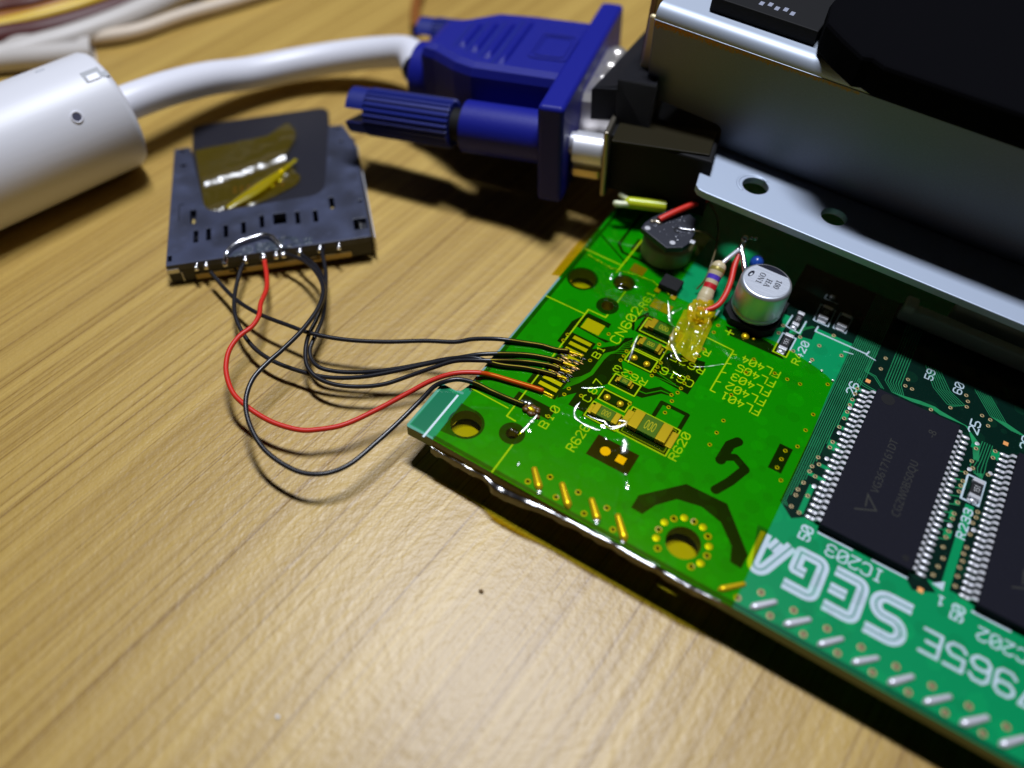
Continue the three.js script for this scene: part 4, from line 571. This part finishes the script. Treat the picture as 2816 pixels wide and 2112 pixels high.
// ------------------------------------------------------------------ video socket the plug is screwed to
{
  const o = localThing('video_socket', 'metal video socket with hex standoff and black insulation, joined to the blue plug', 'socket', PO, ...PA);
  const sh = new THREE.Shape([[-4.1, -8.6], [-4.1, 8.6], [-3.4, 9.3], [3.4, 7.7], [4.1, 7.0], [4.1, -7.0], [3.4, -7.7], [-3.4, -9.3]].map((p) => new THREE.Vector2(p[1], p[0])));
  const sg = new THREE.ExtrudeGeometry(sh, { depth: 5.6, bevelEnabled: true, bevelSize: 0.25, bevelThickness: 0.2, bevelSegments: 2 }); sg.rotateY(Math.PI / 2); sg.translate(0.1, 0, 0); obj('metal_shell', [sg], M.shell, o);
  for (const z of [-6.6, -2.4, 1.8, 5.9]) obj('shell_dimple', [ball(1.25, 1.5, 4.15, z - 0.2, 1, 0.5, 1.0, 24)], M.shell, o);
  for (const s of [1, -1]) {
    const h = new THREE.CylinderGeometry(2.35, 2.35, 4.0, 6).rotateZ(Math.PI / 2).rotateX(0.2).translate(2.6, -0.9, 12.4 * s); obj('hex_standoff', [h, new THREE.CylinderGeometry(1.5, 1.5, 4, 24).rotateZ(Math.PI / 2).translate(-0.2, -0.2, 12.4 * s)], std(lin(0.78, 0.78, 0.82), 0.42, 0.6), o);
    obj('lug', [box(4.4, 1.9, 3.4, 2.4, -3.5, 12.4 * s, 0.6)], std(lin(0.62, 0.50, 0.28), 0.3, 0.85), o);  // gold tint stands for the wood reflected in the metal
  }
  obj('flange_plate', [box(0.7, 9.5, 30.5, 5.1, -1.4, -0.4, 0.25)], std(lin(0.36, 0.32, 0.25), 0.35, 0.9), o);
  const body = prism([[5.4, 13.4], [19, 16.5], [19, -14], [5.4, -14]], -5.7, 2.4, 0.3); obj('rear_body', [body], M.black, o);  // coloured black for the shade over it, like the taped top
  obj('taped_top', [box(12.5, 0.3, 6.0, 12.2, 2.55, 12.4, 0.1)], std(lin(0.014, 0.011, 0.003), 0.5, 0, { specularIntensity: 0.4 }), o);
  // window in the front of the body, with its light edge
  const fr = new THREE.Shape([[8.2, -5.4], [8.2, 0], [8.6, 0.5], [15.5, 0.3], [15.5, -5.4]].map((p) => new THREE.Vector2(...p))); const hh = new THREE.Path([[8.55, -5.38], [8.55, -0.1], [8.75, 0.15], [15.3, 0], [15.3, -5.38]].map((p) => new THREE.Vector2(...p))); fr.holes.push(hh);
  const fg = new THREE.ExtrudeGeometry(fr, { depth: 0.2, bevelEnabled: false }); fg.translate(0, 0, 13.75); obj('window_frame', [fg], std(lin(0.5, 0.55, 0.12), 0.4, 0.2), o);
  obj('window_jamb', [box(1.4, 5, 0.1, 9.35, -2.75, 13.85, 0.03)], std(lin(0.12, 0.16, 0.03), 0.5), o);
  // torn black insulation pressed over the joint
  const wedge = prism([[1.9, 10.8], [5.2, 9.8], [7.2, 9.0], [9.5, 9.4], [9.5, -14], [5.2, -10.5]], 2.4, 7.0, 0.25), wedge2 = prism([[5.2, 10.4], [10, 10.8], [10, 2], [6.2, 0]], 1, 8.2, 0.3);
  const rough = (g, a) => { const p = g.attributes.position; for (let i = 0; i < p.count; i++) { const x = p.getX(i), y = p.getY(i), z = p.getZ(i); p.setXYZ(i, x + a * (noise(y * 2 + 9, z * 1.3) - 0.5), y + a * (noise(x * 2, z * 1.7 + 5) - 0.5), z + a * (noise(x * 1.6, y * 2) - 0.5)); } g.computeVertexNormals(); return g; };
  obj('insulation', [rough(clean(wedge), 0.7), rough(clean(wedge2), 0.9)], std(lin(0.016, 0.016, 0.024), 0.55, 0, { bumpMap: grainTex, bumpScale: 0.0002 }), o);
}

// ------------------------------------------------------------------ metal bracket and the drive on it
{
  const t = thing('metal_bracket', 'bent grey sheet metal bracket with two round holes in its foot, above the board', 'bracket', [40, 15, -48]);
  const dust = canvasTexture(2048, 512, (c) => {
    c.fillStyle = 'rgb(112,118,131)'; c.fillRect(0, 0, 2048, 512);
    for (let i = 0; i < 26000; i++) { c.fillStyle = ['rgba(0,0,0,0.06)', 'rgba(255,255,255,0.06)', 'rgba(150,110,50,0.07)'][rnd() * 3 | 0]; c.fillRect(rnd() * 2048, rnd() * 512, 2, 2); }
    for (let i = 0; i < 2600; i++) { const x = rnd() ** 1.4 * 620, y = 84 + (rnd() + rnd() - 1) * 24 * (1 - x / 900); c.fillStyle = `rgba(${140 + rnd() * 40},${92 + rnd() * 30},30,${0.15 + 0.6 * rnd() * (1 - x / 640)})`; c.fillRect(x, y, 2 + rnd() * 3, 2 + rnd() * 8); }
  }); dust.repeat.set(1 / 90, 1 / 16.5); dust.offset.set(4 / 90, -15 / 16.5);
  const steel = std(0xffffff, 0.46, 0.7, { map: dust });  // darker copy of the foot's steel, shade put into the colour
  const flange = prism([[9.55, -52.4], [9.75, -46], [10.3, -43.7], [10.9, -43.1], [11.8, -42.95], [82, -42.4], [82, -52.4]], 14.5, 15.5, 0.12, [[16.58, -47.86, 1.62], [26.72, -47.95, 1.55]]);
  obj('foot', [flange], M.steel, t);
  { const g = new THREE.TorusGeometry(1.95, 0.2, 8, 40, 3.4); g.rotateX(Math.PI / 2); g.rotateY(-2.0); g.scale(1, 0.4, 1); g.translate(16.3, 15.5, -47.86); obj('hole_lip', [g], M.steel, t); }
  const s = new THREE.Shape(); s.moveTo(9.55, 15.0); s.lineTo(9.45, 17.4); s.quadraticCurveTo(9.4, 18.4, 8.4, 18.5); s.lineTo(0.4, 18.8); s.quadraticCurveTo(-1.7, 18.9, -1.75, 20.8); s.lineTo(-2.35, 28.9); s.lineTo(82, 28.9); s.lineTo(82, 15.0);
  const wall = new THREE.ExtrudeGeometry(s, { depth: 0.9, bevelEnabled: true, bevelSize: 0.1, bevelOffset: -0.1, bevelThickness: 0.08, bevelSegments: 2 }); wall.translate(0, 0, -53.35); obj('upright', wall, steel, t);
  // rounded fold at the top and the plate behind it
  const rows = []; for (let i = 0; i <= 12; i++) { const a = Math.PI / 2 * i / 12; rows.push([[-2.35, 28.85 + 1.65 * Math.sin(a), -54.1 + 1.65 * Math.cos(a)], [82, 28.85 + 1.65 * Math.sin(a), -54.1 + 1.65 * Math.cos(a)]]); } rows.push([[-2.35, 30.5, -95], [82, 30.5, -95]]);
  obj('top_plate', [sheet(rows.map((r) => r.map((p) => p)))], std(lin(0.46, 0.52, 0.62), 0.5, 0.35, { side: THREE.DoubleSide }), t);
  obj('side_ear', [box(1.6, 9.2, 0.8, -3.0, 23.6, -54.6, 0.5)], std(lin(0.75, 0.62, 0.36), 0.4, 0.3), t);  // tan colour stands for the wood table's reflection in bare metal
  obj('side_panel', [box(0.8, 12, 26, -4.2, 27, -69, 0.2)], std(lin(0.25, 0.16, 0.07), 0.4, 0.3), t);
  const d = thing('disc_drive', 'large flat black drive lid overhanging the metal bracket', 'drive', [70, 31, -90]);
  obj('drive_body', [prism([[24.9, -48.8], [23.4, -49.6], [22.4, -49.2], [19.8, -51.2], [17.0, -53.7], [16, -58], [16.6, -120], [130, -120], [130, -48.4]], 30.6, 34.4, 0.5)], std(lin(0.002, 0.002, 0.003), 0.9, 0, { specularIntensity: 0.08 }), d);
  const st = thing('black_module', 'flat black module with pale marks lying on top of the metal bracket', 'module', [8, 31, -58]);
  obj('module_body', [prism([[3.2, -55.2], [16.2, -55.2], [16.2, -66], [3.2, -66]], 30.55, 32.3, 0.12)], M.black, st);
  const mk = []; for (let i = 0; i < 5; i++) mk.push(box(0.5, 0.02, 0.9, 8.6 + i * 0.95, 32.31, -57.2 - (i % 2) * 0.4, 0.008)); obj('pale_mark', mk, std(lin(0.28, 0.3, 0.38), 0.5), st);
  const cn = thing('ribbon_connector', 'pale connector strip in the shadow under the metal bracket', 'connector', [60, 5.5, -49]);
  obj('connector_body', [box(40, 2.4, 1.5, 58.8, 6.7, -47.6, 0.3), box(38, 3.6, 1.0, 63.2, 7.3, -50.2, 0.3)], std(lin(0.42, 0.44, 0.38), 0.5), cn); obj('latch_bar', [box(1.6, 1.2, 2.4, 39.6, 7.6, -47.9, 0.4)], std(lin(0.5, 0.5, 0.42), 0.5), cn);
}

// ------------------------------------------------------------------ hand-added parts on the board
{
  const t = thing('inductor', 'upturned round inductor with a black eight-sided cap standing on the board', 'inductor', [9.6, TOP, -41.0]);
  const b = lathe([[0.01, 0], [3.0, 0], [3.35, 0.4], [3.35, 2.6], [3.1, 3.0], [2.7, 3.4], [2.6, 4.1], [0.01, 4.1]], 48); b.translate(9.55, TOP, -40.9); obj('winding_body', [b], std(lin(0.19, 0.17, 0.07), 0.42), t);
  obj('cap', [prism([[6.2, -38.7], [6.15, -39.8], [6.55, -41.4], [8.0, -44.4], [9.5, -45.0], [11.4, -44.3], [12.4, -41.6], [12.5, -39.4], [12.2, -38.4], [10.5, -37.15]].map(([x, z]) => [x, z]), TOP + 3.7, TOP + 4.55, 0.1)], std(lin(0.010, 0.012, 0.022), 0.45), t);
  for (const [x, z] of [[6.95, -39.0], [10.75, -38.35]]) obj('rivet', [cyl(0.36, 0.38, 0.1, x, TOP + 4.58, z, 20)], M.tin, t);
  obj('terminal', [box(0.95, 0.12, 0.6, 12.6, TOP + 4.45, -40.1, 0.03)], M.tin, t); obj('terminal', [rod([10.4, TOP + 4.65, -41.2], [12.2, TOP + 4.7, -41.9], 0.16, 0.12), ball(0.28, 12.1, TOP + 4.7, -41.85)], M.solderShiny, t);
  const fl = []; for (let i = 0; i < 34; i++) { const x = 7.4 + rnd() * 4.4, z = -43.6 + rnd() * 4.6; fl.push(ball(0.07 + rnd() * 0.16, x, TOP + 4.56, z, 1.4, 0.35, 1, 8)); } obj('flux_specks', fl, std(lin(0.05, 0.055, 0.075), 0.2), t).userData.kind = 'stuff';
  obj('solder_lump', [ball(0.42, 7.5, TOP + 4.62, -40.75, 1.5, 0.6, 0.8), ball(0.24, 6.9, TOP + 4.6, -40.4)], std(lin(0.55, 0.48, 0.36), 0.25, 0.8), t); obj('bore', [cyl(0.5, 0.5, 0.04, 10.3, TOP + 4.56, -40.9, 20)], M.black, t);
  tag(obj('red_wire', [tube([[7.6, 10.4, -40.9], [8.2, 10.6, -42], [9.2, 10.8, -43.9], [10.7, 10.9, -46.6], [12.4, 11, -50]], 0.42, 50, 14)], M.redWire), 'short thick red wire from the black inductor up under the metal bracket', 'wire');
  tag(obj('enamel_wire', [tube([[11.3, 9.6, -48.9], [12.4, 9.6, -47.9], [13.6, 9.4, -46.6], [15.1, 8.8, -43.3], [15.9, 8.2, -40], [16.2, 7.2, -37.6], [15.8, 6.2, -36.6]], 0.11, 60, 8), tube([[12.2, 10.2, -41.9], [13.7, 10, -42.6], [15.1, 9.2, -42.9]], 0.08, 30, 8)], std(lin(0.10, 0.075, 0.02), 0.35)), 'thin dark enamelled wire arching beside the black inductor', 'wire');
  const r = thing('axial_resistor', 'small cream axial resistor with red and violet bands, leaning beside the can capacitor', 'resistor', [17.3, TOP, -36]);
  const A = V(17.45, 6.7, -34.6), B = V(17.15, 9.2, -38.6), dir = B.clone().sub(A), at = (f) => { const p = A.clone().addScaledVector(dir, f); return [p.x, p.y, p.z]; }, prof = (f) => 0.82 + 0.13 * Math.exp(-(((f - 0.12) / 0.14) ** 2)) + 0.13 * Math.exp(-(((f - 0.88) / 0.14) ** 2));
  const seg = (f0, f1, k = 1, n = 6) => { const g = []; for (let i = 0; i < n; i++) { const a = f0 + (f1 - f0) * i / n, b2 = f0 + (f1 - f0) * (i + 1) / n; g.push(rod(at(a), at(b2), prof(a) * k, prof(b2) * k, 28)); } return g; };
  obj('resistor_body', [...seg(0, 1, 1, 12), ball(0.93, ...at(0.98), 1, 1, 1, 24), ball(0.93, ...at(0.02), 1, 1, 1, 24)], std(lin(0.60, 0.50, 0.30), 0.35), r);
  obj('red_band', seg(0.36, 0.50, 1.015), std(lin(0.55, 0.012, 0.02), 0.35), r); obj('violet_band', seg(0.61, 0.74, 1.015), std(lin(0.09, 0.045, 0.50), 0.35), r); obj('gold_band', seg(0.86, 0.99, 1.015), std(lin(0.32, 0.26, 0.05), 0.35, 0.3), r);
  obj('lead', [tube([at(1.0), [17.5, 9.7, -39.6], [18.0, 10.0, -41.2], [18.3, 10.1, -42.2]], 0.26, 30, 12)], M.solder, r);
  const k = thing('blue_capacitor', 'small blue bead capacitor soldered on bent leads behind the can capacitor', 'capacitor', [19.8, TOP, -42]);
  obj('bead', [ball(0.95, 20.9, 9.4, -41.9, 0.9, 1, 1.1, 28)], std(lin(0.012, 0.06, 0.32), 0.22), k);
  obj('lead', [tube([[18.2, 10.6, -43.4], [18.5, 10.2, -42.2], [19.4, 9.8, -40.9], [20.3, 9.2, -39.6], [20.9, 7, -39.8]], 0.34, 40, 12), tube([[20.5, 9.0, -41.1], [20.2, 8.7, -40.3], [20.4, 8, -39.9]], 0.12, 20, 8)], M.solderShiny, k);
  obj('solder_lump', [ball(0.5, 18.25, 10.7, -43.5, 1, 1, 1.1), ball(0.34, 18.3, 10.3, -42.4), ball(0.2, 18.9, 10.8, -44.1), ball(0.22, 19.4, 10.8, -44.3), ball(0.28, 18.1, 10.1, -41.9)], M.solderShiny, k);
  tag(obj('red_wire', [tube([[18.5, 9.6, -41.9], [18.7, 9.0, -40.2], [19.25, 8.4, -38.0], [19.5, 7.9, -36.0], [19.35, 7.5, -34.3], [18.6, 7.2, -33.2], [17.4, 6.9, -32.8]], 0.36, 60, 14)], M.redWire), 'short red wire bent beside the axial resistor into the crumpled tape', 'wire');
  obj('transistor', [box(2.6, 1.0, 2.2, 12.7, TOP + 0.55, -35.6, 0.12)], M.black, board); for (const [x, z] of [[11.6, -34.2], [13.8, -34.2], [12.7, -37.1]]) obj('transistor_leg', [box(0.7, 0.2, 0.8, x, TOP + 0.12, z, 0.05)], M.goldTaped, board);
  obj('brown_pad', [box(1.9, 0.06, 1.6, 7.9, TOP + 0.03, -36.2, 0.02)], std(lin(0.20, 0.11, 0.02), 0.4, 0.2), board); obj('brown_pad', [box(2.6, 0.06, 1.6, 13.2, TOP + 0.03, -32.0, 0.02)], std(lin(0.30, 0.2, 0.03), 0.4, 0.2), board);
  // the wad of tape that holds them
  const w = thing('tape_wad', 'crumpled wad of amber tape round the foot of the axial resistor', 'tape', [17.8, TOP, -31]);
  const crum = (x, z) => Math.abs(noise(x, z) - 0.5) * 1.6 + Math.abs(noise(x * 2.3 + 9, z * 2.3) - 0.5) * 0.7;
  const lump = new THREE.SphereGeometry(1, 44, 30); { const p = lump.attributes.position; for (let i = 0; i < p.count; i++) { const v = V(p.getX(i), p.getY(i), p.getZ(i)), n = 0.72 + 0.5 * crum(v.x * 1.6 + v.y + 7, v.z * 1.5 + v.y * 1.3 + 4); p.setXYZ(i, v.x * 1.7 * n, Math.max(-0.95, v.y) * 1.05 * n, v.z * 2.3 * n); } }
  lump.computeVertexNormals(); lump.translate(17.9, TOP + 1.1, -33.2); obj('tape_film', [lump], M.kaptonWad, w);
  const rows = []; for (let j = 0; j <= 44; j++) { const r2 = []; for (let i = 0; i <= 30; i++) { const u = i / 30, v = j / 44, x = 16.0 + u * 3.9 + v * 0.6, z = -32 + v * 6.8; r2.push([x, TOP + 0.75 + 0.9 * Math.exp(-(((u - 0.25 - v * 0.3) / 0.16) ** 2)) * (1 - v * 0.6) + 0.7 * Math.exp(-(((u - 0.85) / 0.1) ** 2)) * (1 - v) + 0.55 * (crum(u * 3 + 2, v * 4) - 0.4), z]); } rows.push(r2); }
  obj('tape_tail', [sheet(rows)], M.kaptonWad, w);
  const y = thing('forked_tape_glint', 'yellow forked roll of tape with its glint coloured into two pale prongs at the upper left board corner', 'terminal', [3.5, 9, -44]);  // stands for a lit tape fold, its glint put into the colours
  const ym = std(lin(0.55, 0.62, 0.02), 0.22); obj('sleeve', [rod([6.7, 9.0, -45.4], [2.4, 9.0, -43.4], 0.8, 0.75, 24), ball(0.75, 2.4, 9.0, -43.4)], ym, y);
  obj('glint_prong', [tube([[2.5, 9.0, -43.1], [1.7, 8.95, -42.6], [0.95, 8.9, -42.3]], 0.42, 20, 14), ball(0.42, 0.95, 8.9, -42.3)], std(lin(0.75, 0.78, 0.5), 0.2), y); obj('glint_prong', [tube([[2.4, 9.0, -43.8], [1.5, 9.0, -43.9], [0.75, 9, -44.1]], 0.36, 20, 14), ball(0.36, 0.75, 9, -44.1)], std(lin(0.75, 0.78, 0.5), 0.2), y);
}

// ------------------------------------------------------------------ out-of-focus cables behind
{
  const lead = (name, pts, r, mat, label) => tag(obj(name, [tube(pts, r, 90, 20)], mat), label, 'cable');
  const yellow = std(lin(0.70, 0.46, 0.01), 0.4), brown = std(lin(0.09, 0.016, 0.006), 0.5), red = std(lin(0.075, 0.009, 0.006), 0.5), pale = std(lin(0.56, 0.52, 0.48), 0.45);
  lead('yellow_cable', [[-116, 2.4, -14], [-111, 2.4, -24], [-108.5, 2.2, -30], [-105.4, 2.2, -36.8], [-102.9, 2.2, -44.5], [-101.5, 2.2, -62]], 1.35, yellow, 'blurred bright yellow cable in the far left corner');
  lead('brown_cable', [[-118, 2.2, -22], [-113.2, 2.2, -33.7], [-110.2, 2.2, -38.4], [-109, 2.2, -46], [-108, 2.2, -60]], 1.7, brown, 'blurred dark brown cable above the yellow one, farthest in the left corner');
  lead('rust_lead', [[-116, 2, -21], [-110.6, 2, -31.8], [-107.6, 2, -36.9], [-106.2, 2, -42.2], [-105.2, 2, -60]], 1.2, std(lin(0.34, 0.12, 0.01), 0.4), 'blurred orange brown cable squeezed between the dark brown and the yellow ones');
  lead('maroon_cable', [[-111, 2.2, -18], [-106.1, 2, -28], [-102.2, 2, -34.1], [-99.4, 2, -41.3], [-97.8, 2, -48.8], [-97, 2, -64]], 2.0, red, 'blurred maroon cable between the yellow and the white cables');
  lead('white_lead', [[-102, 2.2, -22], [-99.2, 2.2, -29], [-97, 2.2, -34.4], [-94.9, 2.2, -42.3], [-93.9, 2.2, -49.3], [-93, 2.2, -64]], 2.0, pale, 'thick blurred white cable next to the maroon one in the far left corner');
  lead('white_lead', [[-106, 1.4, -22], [-99, 1.4, -33.3], [-96.3, 1.4, -36], [-91.4, 1.4, -42.5], [-88.5, 1.4, -51.7], [-85.2, 1.4, -59.7], [-80, 1.4, -74]], 1.2, std(lin(0.66, 0.55, 0.42), 0.45), 'thin blurred cream cable crossing under the thick white one, running away to the right');
  lead('white_lead', [[-112, 1.6, -18], [-105.7, 1.6, -27.4], [-101, 1.6, -31], [-96.7, 1.6, -33.9], [-94, 1.2, -36]], 1.3, std(lin(0.58, 0.54, 0.50), 0.45), 'greyish white cable curving above the ferrite sleeve');
  lead('white_lead', [[-108, 2, -14], [-100.8, 2, -23.8], [-95.9, 2, -28.7], [-91, 2, -34]], 1.9, pale, 'short stretch of white cable directly behind the ferrite sleeve');
  lead('rust_cable', [[-66, 1.6, -98], [-60.5, 1.6, -84], [-57, 1.6, -77.5], [-53, 1.6, -72]], 0.9, std(lin(0.26, 0.09, 0.02), 0.4), 'thin rust brown cable behind the far thumbscrew of the blue plug');
}

renderer.render(scene, camera);
